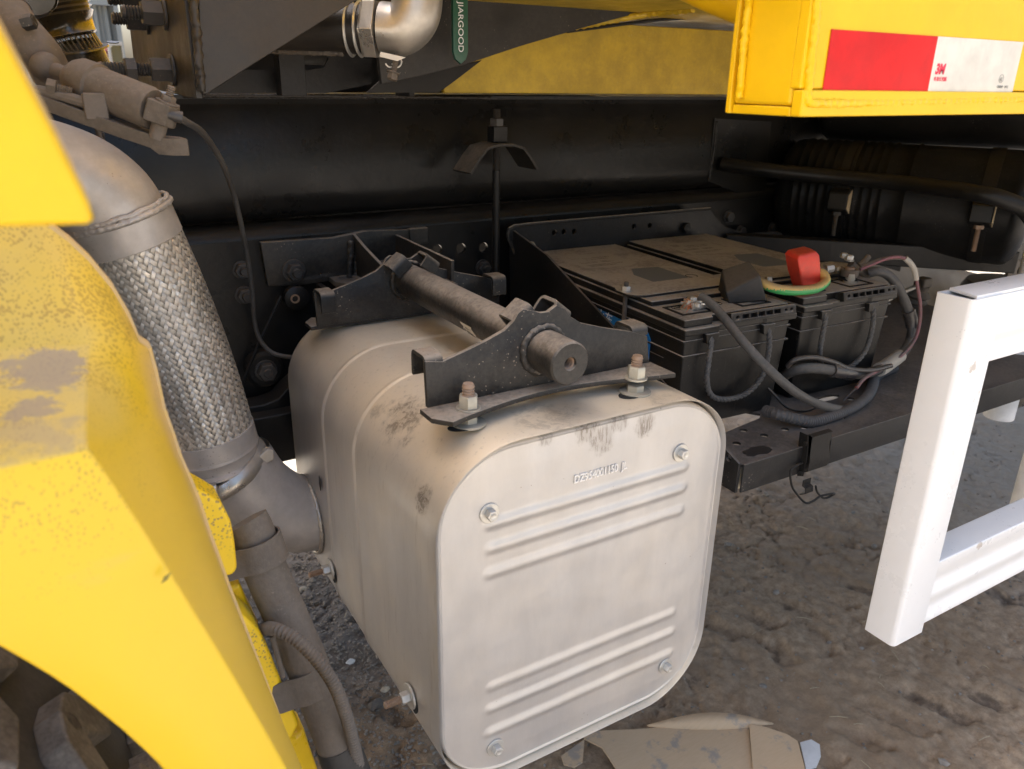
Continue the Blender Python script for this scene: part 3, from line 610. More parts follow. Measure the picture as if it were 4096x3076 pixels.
# ================================================================== DUMP BODY
YS = .485
db = thing('dump_body', 'bright yellow steel tipper body above with red and white reflective tape', 'tipper body', (2.5, 1.7, 1.22))
zb = Q(1800, 252, y=YS).z; X1 = Q(1729, 250, y=YS).x; Y1 = X1/(Q(1577, 255, y=1).x)
b = NB(); box(b, (X1, YS, zb), (6.2, YS+.012, zb+.022)); obj('bottom_rail', b, MAT['yellow_body'], db, bevel=.002)
b = NB(); box(b, (X1-.0005, YS+.004, zb+.0225), (6.2, YS+.016, 2.12)); obj('side_panel', b, MAT['yellow_body'], db, bevel=.002)
b = NB(); box(b, (X1, YS+.0125, zb+.0085), (X1+.0135, Y1-.001, 2.0)); obj('corner_post', b, MAT['yellow_body'], db, bevel=.004, seg=3)
b = NB(); box(b, (X1-.002, Y1, zb), (X1+.03, Y1+.006, 1.42)); obj('end_flange', b, MAT['yellow_body'], db, bevel=.0015)
b = NB(); box(b, (X1+.0005, YS+.0125, zb), (6, Y1-.001, zb+.008)); obj('closing_plate', b, MAT['yellow_body'], db, bevel=.0015)
bead([Q(1766, -20, y=YS+.003), Q(1753, 120, y=YS+.003), Q(1744, 200, y=YS+.003), Q(1746, 222, y=YS), Q(1756, 224, y=YS), Q(1900, 222, y=YS+.003), Q(2230, 214, y=YS+.003)], .0042, 'weld_bead', MAT['yellow_body'], db)
bead([Vector((X1-.003, Y1-.012, 1.40)), Vector((X1-.003, Y1-.010, 1.29)), Vector((X1-.003, Y1-.012, zb+.014))], .004, 'weld_bead', MAT['yellow_body'], db)
b = NB(); tube(b, smooth_path([Q(1330, -140, y=.86), Q(1470, -60, y=.72), Q(1590, -10, y=.62), Q(1660, 8, y=.56), Q(1714, 14, y=.53)], 8), .0235, 28); obj('tie_bar', b, MAT['yellow_body'], db, smooth=60)
bead([Q(1700, 48, y=.52), Q(1716, 42, y=.515), Q(1724, 20, y=.51)], .004, 'weld_bead', MAT['yellow_body'], db)
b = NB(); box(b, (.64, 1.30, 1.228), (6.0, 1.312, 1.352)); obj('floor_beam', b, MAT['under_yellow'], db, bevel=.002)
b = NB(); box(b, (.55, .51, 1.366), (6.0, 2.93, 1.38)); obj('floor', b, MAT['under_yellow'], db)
b = NB(); box(b, (.55, 2.93, 1.32), (6.0, 2.945, 2.12)); obj('far_side_panel', b, MAT['yellow_body'], db)
b = NB(); box(b, (.72, .61, 1.381), (.735, 2.929, 2.12)); obj('front_panel', b, MAT['yellow_body'], db)
b = NB(); tube(b, [Q(1225, 68, y=1.29), Q(1400, 45, y=1.285), Q(1510, 36, y=1.28)], .003, 8); obj('edge_seam', b, MAT['black_paint'], db)
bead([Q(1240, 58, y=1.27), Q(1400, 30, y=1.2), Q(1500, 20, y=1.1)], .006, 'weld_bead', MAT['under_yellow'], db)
# reflective tape
TL, TB = Q(1797, 63, y=YS+.003), Q(1777, 200, y=YS+.003); TM, TM2, TR, TR2 = Q(2026, 79, y=YS+.003), Q(2003, 205, y=YS+.003), Q(2208, 93, y=YS+.003), Q(2188, 206, y=YS+.003)
def tapepiece(x0, x1, z0, z1, m, par): b = NB(); box(b, (x0, YS+.0030, z0), (x1, YS+.0036, z1)); return obj('reflective_tape', b, m, par)
z0, z1 = TB.z, TL.z; x0 = (TL.x+TB.x)/2; x1 = (TM.x+TM2.x)/2; x2 = (TR.x+TR2.x)/2
tr_ = tapepiece(x0, x1, z0, z1, MAT['tape_red'], db); tr_['label'] = 'red half of the reflective tape'
tw_ = tapepiece(x1+.0002, x2, z0, z1, MAT['tape_white'], db); tw_['label'] = 'white half of the reflective tape with small print'
def ontape(name, s, px, py, size, m, sx=1.0, shear=0, bold=0):
    p = Q(px, py, y=YS+.0030); M = axes((p.x, YS+.0028, p.z), (1, 0, 0), (0, 0, 1)); M = M@Matrix(((1, shear, 0, 0), (0, 1, 0, 0), (0, 0, 1, 0), (0, 0, 0, 1)))
    b = NB(); textmesh(b, s, size, M, .0001, sx=sx, bold=bold); obj(name, b, m, tw_)
ontape('brand_print', '3M', 2019, 159, .0125, MAT['ink_red'], .92, .12, .0006); ontape('chinese_print', '车身反光贴', 2016, 174, .0042, MAT['ink_red'], 1, 0, .0001)
ontape('certification_number', 'C000289   DM-2', 2152, 190, .0036, MAT['ink_grey'], .85)
p = Q(2169, 170, y=YS); b = NB(); M = frame((p.x, YS+.0029, p.z), (0, -1, 0))
lathe(b, [(.0037, 0), (.0041, 0), (.0041, .0002), (.0037, .0002)], M, 28, False)
M = axes((p.x-.0024, YS+.0028, p.z-.0017), (1, 0, 0), (0, 0, 1)); textmesh(b, '(((', .0045, M, .0001); obj('certification_mark', b, MAT['ink_grey'], tw_)
for k in range(22):
    z = z0+.0012+k*(z1-z0-.002)/22; b = NB() if k == 0 else b; box(b, (x1+.001, YS+.00295, z), (x2-.0005, YS+.00300, z+.0004))
obj('embossed_line', b, MAT['tape_white'], tw_, kind=None)

# ================================================================== CAB (front left, out of focus)
cab = thing('truck_cab', 'glossy yellow truck cab corner, blurred in the upper left foreground', 'truck cab', (-1.2, 1.5, 1.2))
yc = .33
def qq(l, y): return [q2(a, c, y) for a, c in l]
pl = [(-700, -1200), (-330, -600), (0, 62), (120, 292), (192, 440), (204, 470), (200, 480), (188, 486), (100, 489), (0, 492), (-700, 505)]
b = NB(); prism(b, qq(pl, yc), XZ(yc+.022), .022); obj('side_skirt', b, [MAT['yellow_paint']], cab, bevel=.0035, seg=3)
b = NB(); pl2 = [(-700, -1200), (-330, -600), (6, 58), (126, 290), (196, 438), (206, 466), (200, 477), (188, 483), (0, 489), (-700, 500)]
prism(b, [(x+.0006, z) for x, z in qq(pl2, yc)], XZ(yc+.030), .0078); obj('edge_trim', b, MAT['rim_tan'], cab, bevel=.001)
b = NB(); box(b, (-2.4, .42, 1.30), (-.15, 2.75, 2.9)); obj('shell', b, MAT['yellow_paint'], cab, bevel=.03)

# ================================================================== FENDER + WHEEL
fd = thing('front_fender', 'big yellow plastic wheel arch fender with dried mud on its ledge, lower left', 'fender', (-.3, .55, .6))
rows = []   # each: arch, ridge, silhouette inner, silhouette outer
rid = [(190, 745, .565), (188, 790, .545), (187, 880, .49), (185, 945, .447), (189, 968, .438), (240, 1040, .438), (300, 1130, .438), (350, 1208, .438), (400, 1290, .438), (450, 1370, .438), (500, 1452, .438), (560, 1555, .438), (620, 1661, .438), (690, 1790, .438)]
sil = [(322, 752, .605), (335, 800, .61), (352, 880, .61), (377, 950, .61), (388, 985, .61), (408, 1030, .61), (428, 1078, .61), (448, 1140, .61), (470, 1200, .61), (494, 1268, .61), (522, 1340, .61), (556, 1428, .61), (604, 1555, .61), (664, 1710, .61)]
b = NB(); side = []; nS = 6
for (rx, ry, ryy), (sx_, sy_, syy) in zip(rid, sil):
    A = Q(rx, ry, y=ryy); C = Q(sx_, sy_, y=syy); row = []
    for k in range(nS+1):
        t_ = k/nS; p = A.lerp(C, t_); p += Vector((.35, -.15, .5)).normalized()*.007*math.sin(math.pi*t_); row.append(b.verts.new(p))
    side.append(row)
for r0, r1 in zip(side, side[1:]):
    for k in range(nS): b.faces.new((r0[k], r0[k+1], r1[k+1], r1[k]))
# front face between ridge and arch
arch = [(-260, 1290), (-160, 1322), (-80, 1356), (0, 1396), (60, 1430), (120, 1467), (161, 1494), (210, 1532), (269, 1580), (309, 1612), (357, 1661), (430, 1745)]
TL_ = [(-260, 1062), (-190, 1048), (-120, 1034), (-50, 1019), (20, 1004), (90, 990), (150, 977)]
AL_ = [(-260, 1290), (-236, 1298), (-212, 1305), (-188, 1313), (-164, 1321), (-140, 1330), (-116, 1340)]
AR_ = [(-90, 1352), (-40, 1375), (10, 1401), (62, 1431), (112, 1461), (161, 1494), (215, 1536), (269, 1580), (340, 1645), (430, 1745)]
top_v = [b.verts.new(Q(x, y, y=.438)) for x, y in TL_]+[row[0] for row in side[4:]]
arch_p = [Q(x, y, y=.438) for x, y in AL_+AR_]
fa = []
for v_, C in zip(top_v, arch_p):
    A = v_.co; r_ = [v_]
    for k in range(1, 6): r_.append(b.verts.new(A.lerp(C, k/5)+Vector((0, -.006*math.sin(math.pi*k/5), 0))))
    r_.append(b.verts.new(C+Vector((-.004, .012, -.002)))); fa.append(r_)
for r0, r1 in zip(fa, fa[1:]):
    for k in range(6): b.faces.new((r0[k], r1[k], r1[k+1], r0[k+1]))
led = [[row[0]] for row in side[:5]]
for i, row in enumerate(led):
    if i == 4: row += [top_v[4], top_v[0]]
    else: y_ = rid[i][2]; row += [b.verts.new(Q(20, rid[i][1]+(10, 14, 24, 34)[i], y=y_)), b.verts.new(Q(-260, rid[i][1]+(26, 38, 62, 88)[i], y=y_))]
for r0, r1 in zip(led[:4], led[1:4]):
    for k in range(2): b.faces.new((r0[k], r1[k], r1[k+1], r0[k+1]))
b.faces.new((led[3][0], led[4][0], top_v[6], top_v[5], top_v[4], led[3][1])); b.faces.new((led[3][1], top_v[4], top_v[3], top_v[2], top_v[1], top_v[0], led[3][2]))
# riser above the ledge to the top rim
topr = [(322, 752, .605), (300, 738, .612), (275, 680, .62), (240, 620, .625), (190, 560, .63), (150, 522, .635), (105, 488, .64), (40, 440, .64), (-260, 330, .64)]
tv = [side[0][nS]]+[b.verts.new(Q(*p[:2], y=p[2])) for p in topr[1:]]
low = [side[0][nS], side[0][5], side[0][4], side[0][3], side[0][2], side[0][1], side[0][0], led[0][1], led[0][2]]
for i in range(8):
    vs_ = [low[i], low[i+1], tv[i+1], tv[i]]; vs_ = [v for j, v in enumerate(vs_) if v not in vs_[:j]]
    if len(vs_) > 2: b.faces.new(vs_)
fo = obj('panel', b, MAT['fender_yellow'], fd, smooth=28)
so = fo.modifiers.new('solid', 'SOLIDIFY'); so.thickness = .004; so.offset = -1
bv = fo.modifiers.new('bevel', 'BEVEL'); bv.width = .007; bv.segments = 4; bv.limit_method = 'ANGLE'; bv.angle_limit = R(24)
b = NB(); n_ = len(sil); vv = []
edge = [(105, 486, .641), (150, 520, .636), (192, 559, .631), (242, 619, .626), (278, 680, .621), (302, 738, .613)]+[(a+2, c, y) for a, c, y in sil]
pts = [Q(a, c, y=y) for a, c, y in edge]
for i, p in enumerate(pts):
    t_ = (pts[min(i+1, len(pts)-1)]-pts[max(i-1, 0)]).normalized(); nrm = t_.cross(Vector((0, 1, 0))).normalized(); nrm = -nrm if nrm.x < 0 else nrm
    vv.append([b.verts.new(p-nrm*.0015+Vector((0, -.0015, 0))), b.verts.new(p+nrm*.0012+Vector((0, .0, 0))), b.verts.new(p+nrm*.0012+Vector((0, .018, 0))), b.verts.new(p-nrm*.008+Vector((0, .022, 0)))])
for a, c in zip(vv, vv[1:]):
    for k in range(3): b.faces.new((a[k], a[k+1], c[k+1], c[k]))
obj('rim', b, MAT['rim_tan'], fd, smooth=60)
b = NB(); M = axes(Q(346, 1259, y=.4315), (.8, 0, .6), (-.6, 0, .8)); prism(b, [(0, -.0006), (.004, -.0016), (.0085, .0002), (.004, .0012)], M, .0006); tag(obj('dry_leaf', b, MAT['stripe_leaf']), 'tiny dry olive leaf stuck on the bright face of the yellow fender', 'leaf')
# inner liner
il = thing('inner_fender', 'lower yellow mudguard panel with brown mottling beside the dusty pipe', 'fender', (.12, .72, .5))
def slab(name, pts, y, m, t=.03, par=None, bev=.006): b = NB(); prism(b, [q2(a, c, y) for a, c in pts], XZ(y+t), t); return obj(name, b, m, par or il, bevel=bev, seg=3)
slab('upper_panel', [(400, 1040), (450, 1068), (478, 1085), (500, 1128), (508, 1170), (514, 1230), (502, 1246), (450, 1246)], .70, MAT['mottled_yellow'], .04)
slab('middle_panel', [(440, 1240), (505, 1268), (520, 1262), (535, 1300), (562, 1352), (520, 1345), (470, 1330)], .735, MAT['yellow_paint'], .04)
slab('lower_panel', [(505, 1315), (532, 1335), (560, 1362), (578, 1395), (592, 1430), (618, 1495), (648, 1565), (632, 1596), (600, 1610), (560, 1580)], .69, MAT['mottled_yellow'], .05)
slab('bottom_panel', [(560, 1560), (640, 1590), (658, 1575), (672, 1620), (700, 1700), (600, 1720)], .72, MAT['yellow_paint'], .04)
# support pipe with clamps and end cap
dp = thing('fender_support_pipe', 'dusty brown pipe with two strap clamps and black end plug beside yellow fender', 'pipe', (.15, .72, .6))
pa, pb, pc, pe = Q(545, 1150, y=.745), Q(575, 1235, y=.735), Q(665, 1440, y=.70), Q(748, 1660, y=.665)
b = NB(); tube(b, resample(smooth_path([Q(532, 1125, y=.75), pa, pb, pc, pe+(pe-pc)*.10], 6), .008), .0225, 26, rf=lambda t_, a, i: .0225*(1+.012*mnoise.noise(Vector((i*.4, a, 0))))); obj('pipe', b, MAT['pipe_dusty'], dp, smooth=60)
d = (pe-pc).normalized(); b = NB(); lathe(b, [(0, -.03), (.0238, -.03), (.0245, 0), (.0238, .05), (0, .05)], frame(pe-d*.004, d)); obj('end_plug', b, MAT['rubber_black'], dp)
for (c1, dd_, nm) in ((pa.lerp(pb, .45), (pb-pa).normalized(), 0), (Q(660, 1466, y=.70), d, 1)):
    b = NB(); M = frame(c1, dd_, (1, 0, 0)); wv = .034 if nm else .03
    arc_ = [(.0262*math.cos(R(a)), .0262*math.sin(R(a))) for a in range(-80, 141, 10)]
    pts_ = strip2([(-.060, .012), (-.048, .018), (-.034, .020)][:0]+arc_+[(-.034, .012), (-.046, .004)], .0026)
    prism(b, pts_, M@Matrix.Translation((0, 0, -wv/2)), wv); obj('clamp_band', b, MAT['pipe_dusty'], dp, bevel=.0008)
b = NB(); c1 = Q(588, 1375, y=.69); c2 = Q(612, 1462, y=.68); tube(b, [c1, c1.lerp(c2, .5), c2], .0028, 8); obj('clamp_tongue', b, MAT['pipe_dusty'], dp)
b = NB(); corr(b, smooth_path(QP([(560, 1362, .74), (590, 1358, .69), (640, 1382, .665), (690, 1432, .65), (722, 1480, .645), (742, 1530, .645), (760, 1590, .65), (778, 1670, .655)]), 10), .0072, .0042, .0013)
tag(obj('wiring_conduit', b, MAT['pipe_dusty']), 'dusty ribbed conduit curving over the brown fender support pipe', 'conduit')

wh = thing('lorry_wheel', 'black lugged truck tyre caked with pale dust under the yellow fender', 'wheel', (-.5, .72, .52))
b = NB(); Mw = frame((-.5, .50, .52), (0, 1, 0)); lathe(b, [(.28, .0), (.40, -.01), (.475, .01), (.497, .03), (.50, .15), (.497, .27), (.475, .29), (.40, .31), (.28, .30)], Mw, 96); tyre = obj('tyre', b, MAT['tyre_rubber'], wh)
b = NB(); prism(b, [(-.013, .0), (.012, -.004), (.018, .03), (.052, .052), (.060, .085), (.040, .095), (.012, .072), (-.014, .052)], Matrix.Translation(wh.location), .024)
lg = obj('tread_block', b, MAT['lug_dust'], wh, bevel=.003)
lgm = lg.data
n_l = 30
for k in range(n_l):
    for sd_ in (0, 1, 2):
        o = lg if (k == 0 and sd_ == 0) else lg.copy()
        if o is not lg: COL.objects.link(o); o.parent = wh
        a = 2*math.pi*(k+(.5 if sd_ == 1 else 0))/n_l
        rad = Vector((math.cos(a), 0, math.sin(a))); tan = Vector((-math.sin(a), 0, math.cos(a))); ax_ = Vector((0, 1, 0))
        v_ = ax_ if sd_ == 0 else -ax_; u_ = tan if sd_ != 2 else tan
        M = Matrix((u_, v_, rad)).transposed().to_4x4(); M.translation = rad*.494+Vector((0, {0: -.21, 1: .07, 2: -.045}[sd_] + 0.0, 0))
        o.matrix_local = M

# ================================================================== MUFFLER
mf = thing('exhaust_muffler', 'big matt silver box silencer with ribbed front panel, centre of the photo', 'muffler', (.53, .95, .39))
MX0, MX1, MZ0, MZ1, YP = .317, .748, .397, .871, .68
def rsq(off, n=14, r=.100):
    """rounded square outline, CCW in (x,z)"""
    x0, x1, z0, z1 = MX0-off, MX1+off, MZ0-off, MZ1+off; rr = r+off; out = []
    for cx, cz, a0 in ((x1-rr, z1-rr, 0), (x0+rr, z1-rr, 90), (x0+rr, z0+rr, 180), (x1-rr, z0+rr, 270)):
        for i in range(n+1): a = R(a0+90*i/n); out.append((cx+rr*math.cos(a), cz+rr*math.sin(a)))
    return out
def loft(b, st, bulge=0.0, skew=0.0):
    rings = []
    for y, off in st:
        ring = []
        for (x, z) in rsq(off):
            k = (bulge*max(0, 1-((x-.53)/.2)**2) if z > .8 else 0) if bulge else 0
            ring.append(b.verts.new((x-(skew*min(1, max(0, (x-.6)/.1))*min(1, max(0, (.84-z)/.06)) if skew else 0), y, z+k)))
        rings.append(ring)
    n = len(rings[0])
    for a, c in zip(rings, rings[1:]):
        for j in range(n): b.faces.new((a[j], a[(j+1) % n], c[(j+1) % n], c[j]))
    return rings
b = NB(); st = [(.72, .0035), (.6735, .0045), (.6715, .0055), (.6735, .0065), (.70, .0066), (.918, .0064), (.9205, .0064), (.922, .0078), (.929, .0078), (.9305, .006), (.933, .006), (1.050, .0056), (1.0525, .0056), (1.054, .0070), (1.062, .0070), (1.0635, .0052), (1.066, .0052), (1.235, .0045), (1.252, .001), (1.262, -.010), (1.265, -.03)]
rg_ = loft(b, st, .002, .0085); b.faces.new(rg_[-1]); shell = obj('shell', b, MAT['muffler_shell'], mf, smooth=50)
# front panel: rows follow the rounded outline, ribs are pressed into it
RB = [(1040, 1118, 1490, 1004), (1043, 1172, 1486, 1050), (1040, 1212, 1480, 1098), (1046, 1500, 1462, 1318), (1044, 1548, 1459, 1360), (1042, 1592, 1455, 1406)]
ribs = []
for a_, b_, c_, d_ in RB:
    p = Q(c_, d_, y=YP); pl_ = Q(a_, b_, y=YP); ribs.append((pl_.x, p.x, p.z))
ribz = [(r_[2]) for r_ in ribs]
def ribh(x, z):
    h = 0
    for (xa, xb, zc), amp in zip(ribs, (1, 1, .8, .75, 1, 1)):
        hw = .0112; dx = max(0, xa+hw-x, x-(xb-hw)); d_ = math.hypot(dx, z-zc)/hw
        if d_ < 1: h = max(h, .0031*amp*(math.cos(d_*math.pi)*.5+.5))
    return h
b = NB(); INS = .004; rr = .100-INS; NZ, NX = 190, 120; grid = []
for i in range(NZ+1):
    z = MZ0+INS+(MZ1-MZ0-2*INS)*i/NZ; e = 0
    for zc, sg in ((MZ0+INS+rr, -1), (MZ1-INS-rr, 1)):
        if (z-zc)*sg > 0: e = rr-math.sqrt(max(0, rr*rr-(z-zc)**2))
    xa, xb = MX0+INS+e, MX1-INS-e
    row = []
    for j in range(NX+1):
        x = xa+(xb-xa)*j/NX; wv = .0012*mnoise.noise(Vector((x*6, z*6, 3)))+.0005*mnoise.noise(Vector((x*22, z*22, 9)))
        edge_ = min(1, min(x-MX0, MX1-x, z-MZ0, MZ1-z)/.03)
        row.append(b.verts.new((x, YP-ribh(x, z)-(wv+.0015)*max(0, edge_)+.0012, z)))
    grid.append(row)
for a, c in zip(grid, grid[1:]):
    for j in range(NX): b.faces.new((a[j], a[j+1], c[j+1], c[j]))
loft(b, [(YP+.0016, -.007), (YP+.0008, -.005), (YP-.0002, -.0034), (YP-.0006, -.002), (YP+.0004, -.0006), (YP+.003, .0006), (YP+.007, .0012), (YP+.035, .0012)])
panel = obj('front_panel', b, MAT['muffler_panel'], mf, smooth=50)
for px, py in ((1057, 1108), (1470, 978), (1437, 1438), (1070, 1614)):
    p = Q(px, py, y=YP-.001); fastener(mf, p, (.05*random.uniform(-1, 1), -1, .04), .0125, .0085, .0125, .0018, m=MAT['zinc'])
p = Q(1238, 1043, y=YP); b = NB(); M = axes((p.x, YP-.0014, p.z), (1, 0, 0), (0, 0, 1)); textmesh(b, 'DZ954001150  JL', .0148, M, .0009, sx=.76, bold=.0002); obj('stamped_number', b, MAT['stamp'], mf)
# side studs on the left wall
for px, py in ((716, 1228), (888, 1502)):
    p = Q(px, py, x=MX0-.0075)
    f_ = fastener(mf, p+Vector((-.001, 0, 0)), (-1, 0, 0), .015, .011, .0175, .003, stud=.036, sr=.005, m=MAT['zinc'], sm=MAT['rusty_thread'], name='stud_nut')
    b = NB(); lathe(b, [(0, 0), (.010, 0), (.010, .0012), (0, .0012)], frame(p+Vector((.0005, -.010, -.006)), (-1, 0, 0))@Matrix.Diagonal((1, 1.4, 1, 1))); obj('slot', b, MAT['hole_dark'], mf)
# inlet pipe with weld
YI, ZI = 1.165, .562
b = NB(); ip = smooth_path([Vector((.40, YI, ZI)), Vector((.318, YI, ZI+.002)), Vector((.275, YI, .575)), Vector((.225, YI, .625)), Vector((.195, YI, .685))], 8)
tube(b, resample(ip, .008), .064, 44, caps=False); obj('inlet_pipe', b, MAT['alu_pipe'], mf, smooth=60)
bead([Vector((.308, YI+.0660*math.cos(R(a)), ZI+.0660*math.sin(R(a)))) for a in range(60, 420, 6)], .0035, 'weld_bead', MAT['stainless'], mf)
b = NB(); prism(b, [(-.004, 0), (.003, .004), (.006, -.012), (.001, -.022), (-.003, -.012)], axes(Q(690, 1034, x=MX0-.0085), (0, 1, 0), (0, 0, 1)), .0012); obj('leaf_scrap', b, MAT['rubber_black'], mf)
# rear-right lug
b = NB(); c = Q(1530, 1285, x=.762); prism(b, [(-.03, -.01), (.0, -.016), (.012, -.010), (.016, .0), (.005, .02), (-.03, .05)], axes((.756, c.y+.03, c.z-.01), (1, 0, 0), (0, 1, 0)), .010); obj('support_lug', b, MAT['cream_bracket'], mf, bevel=.002)
b = NB(); box(b, (.756, c.y+.03, c.z-.02), (.768, c.y+.06, c.z-.011)); obj('lug_foot', b, MAT['cream_bracket'], mf, bevel=.001)
b = NB(); box(b, (.7565, .72, .60), (.7595, .735, .70)); obj('strap', b, MAT['zinc'], mf)

# ================================================================== HANGER ON THE MUFFLER
mh = thing('muffler_hanger', 'black steel hanger frame with round tube bolted across the muffler top', 'hanger', (.5, .95, .89))
YF, YR = .762, 1.165
ol = [(923, 886), (917, 781), (954, 781), (1002, 759), (1045, 738), (1088, 714), (1108, 694), (1118, 676), (1128, 668), (1150, 672), (1165, 676), (1182, 674), (1200, 660), (1218, 668), (1226, 682), (1252, 698), (1300, 708), (1362, 717), (1394, 726), (1397, 792)]
def zsnap(l): return [(x, z) for x, z in l]
o2 = [q2(a, c, YF) for a, c in ol]; ZF = .8955
o2[0] = (o2[0][0], ZF+.004); o2[-1] = (o2[-1][0], ZF+.004)
bot = [(o2[-1][0]-(o2[-1][0]-o2[0][0])*k/12, ZF+.004-.006*math.sin(math.pi*k/12)*0) for k in range(1, 12)]
def bracket(yy, sgn, dz=0):
    par = mh
    b = NB(); plate(b, [(x, z+dz) for x, z in o2+bot], [], XZ(yy), .005, .0008); br = obj('bracket_plate', b, MAT['bracket_black'], par)
    # foot flange, narrower in the middle; slots for the studs
    xL, xR = .338, .676; ins = []
    for k in range(17):
        x = xL+(xR-xL)*k/16; d_ = .052-.030*math.sin(math.pi*k/16)**1.3
        ins.append((x, yy-sgn*d_))
    fl = [(xL, yy-sgn*.0025)]+[(xL, yy-sgn*.032), (xL+.016, yy-sgn*.052)]+ins[2:]+[(xR, yy-sgn*.0025)]
    if sgn < 0: fl = fl[::-1]
    b = NB(); plate(b, fl, [], XY(ZF+dz), .005, .0006); obj('foot_flange', b, MAT['bracket_black'], br)
    # folded tabs
    def tab(xa, xb, zt, tilt=0, L=.034, drop=.030):
        b = NB(); r_ = .006; arc_ = [(0, -.012), (0, -r_)]+[(r_-r_*math.cos(R(a)), -r_+r_*math.sin(R(a))) for a in (30, 60, 90)]+[(L-r_, 0)]+[(L-r_+r_*math.sin(R(a)), -r_+r_*math.cos(R(a))) for a in (30, 60, 90)]+[(L, -drop)]
        M = axes((xa, yy, zt+dz), (0, sgn, 0), (0, 0, 1)); nrm = Vector((0, sgn, 0)).cross(Vector((0, 0, 1))); wd = xb-xa
        pr_ = strip2(arc_, .005); T_ = Matrix.Translation((0, 0, 0)) if nrm.x > 0 else Matrix.Translation((0, 0, -wd))
        Mt = Matrix.Translation(Vector((xa, yy, zt+dz)))@Matrix.Rotation(tilt, 4, 'Y')@Matrix.Translation(-Vector((xa, yy, zt+dz)))
        prism(b, pr_, Mt@M@T_, wd); obj('folded_tab', b, MAT['bracket_black'], br, bevel=.0008)
    pA, pB = q2(916, 778, YF), q2(952, 776, YF); tab(pA[0], pB[0]+.002, (pA[1]+pB[1])/2+.003)
    pA, pB = q2(1108, 694, YF), q2(1145, 650, YF); tab(pA[0], pA[0]+.030, pA[1]-.001, tilt=-R(38), drop=.02)
    pA = q2(1203, 654, YF); tab(pA[0], pA[0]+.028, pA[1]+.001, tilt=R(38), drop=.02)
    pA, pB = q2(1364, 712, YF), q2(1396, 714, YF); tab(pA[0], pB[0]+.001, (pA[1]+pB[1])/2+.004)
    return br
bracket(YF, 1); bracket(YR, -1, -.012)
TC = (.502, .944)
tr0 = .0265
b = NB(); M = frame((TC[0], .700, TC[1]), (0, 1, 0)); lathe(b, [(.0075, .018), (.0075, .003), (.0085, 0), (.0245, 0), (tr0, .0022), (tr0, .50), (0, .50)], M, 48, False); lathe(b, [(0, .0178), (.0076, .0178)], M, 24, False)
obj('cross_tube', b, MAT['bracket_black'], mh, smooth=40)
for i in range(4):
    pass
b = NB(); lathe(b, [(.0074, .0175), (.0062, .015), (.0074, .0125), (.0062, .010), (.0074, .0075), (.0062, .005), (.0074, .003)], M, 20, False); obj('threaded_hole', b, MAT['rusty_thread'], mh)
bead([Vector((TC[0]+.029*math.cos(R(a)), YF-.005, TC[1]+.029*math.sin(R(a)))) for a in range(0, 366, 8)], .0048, 'weld_bead', MAT['stainless'] if False else MAT['bracket_black'], mh)
bead([Vector((TC[0]+.029*math.cos(R(a)), YR-.006, TC[1]+.029*math.sin(R(a)))) for a in range(0, 366, 8)], .0048, 'weld_bead', MAT['bracket_black'], mh)
# torn paper label wrapped on the tube
LBY = Q(1018, 704, x=TC[0]-.02).y-.015
b = NB(); L_ = []; rng = random.Random(5)
for j in range(17):
    a = R(188+j*6.5); row = []
    for y_ in (LBY, LBY+.010, LBY+.020, LBY+.031): row.append(b.verts.new((TC[0]+(tr0+.0004+(.0014 if j in (0, 1) else 0))*math.cos(a), y_+.003*rng.uniform(-1, 1)*(1 if y_ in (LBY, LBY+.031) else 0), TC[1]+(tr0+.0004)*math.sin(a))))
    L_.append(row)
for a, c in zip(L_, L_[1:]):
    for k in range(3): b.faces.new((a[k], a[k+1], c[k+1], c[k]))
lab = obj('paper_label', b, MAT['paper'], mh)
b = NB()
for k in range(9):
    a = R(200+k*9.5); rad = Vector((math.cos(a), 0, math.sin(a))); c = Vector((TC[0], 0, TC[1]))+rad*(tr0+.0007)
    p0 = c+Vector((0, LBY+.008+.003*rng.uniform(-1, 1), 0)); tube(b, [p0, p0+Vector((0, .008, 0))+rad.cross(Vector((0, 1, 0)))*.0025*rng.uniform(-1, 1), p0+Vector((0, .016+.003*rng.random(), 0))], .0003, 4)
obj('handwriting', b, MAT['ink_black'], lab)
# studs
for (x, y, zf, big, m1) in ((Q(1012, 905, z=.885).x, Q(1012, 905, z=.885).y, ZF, 1, 'zinc'), (Q(1372, 838, z=.885).x, Q(1372, 838, z=.885).y, ZF, 1, 'zinc'), (.385, 1.190, ZF-.012, 0, 'old_zinc'), (.66, 1.190, ZF-.012, 0, 'old_zinc')):
    x0 = Vector((x, y, zf+.0026)); fastener(mh, x0, (0, 0, 1), .0205, .0150, .0145, .0022, stud=.031, sr=.0075, m=MAT['old_zinc'], sm=MAT['rusty_thread'], name='stud_nut')
    b = NB(); M = Matrix.Translation((x, y, MZ1+.0105)); hexa(b, M, .020, zf-.0026-MZ1-.0105-.003); obj('spacer_nut', b, MAT['old_zinc'], mh)
    b = NB(); lathe(b, [(0, -.0022), (.0205, -.0022), (.0205, 0), (.0195, .0006), (0, .0006)], M, 32, False); obj('washer', b, MAT['old_zinc'], mh)
    b = NB(); M2 = Matrix.Translation((x-.010, y-.006, MZ1+.0087))@Matrix.Diagonal((1.6, 1, 1, 1)); lathe(b, [(0, 0), (.012, 0), (.012, .0006), (0, .0006)], M2, 24, False); obj('slot', b, MAT['hole_dark'], mh)

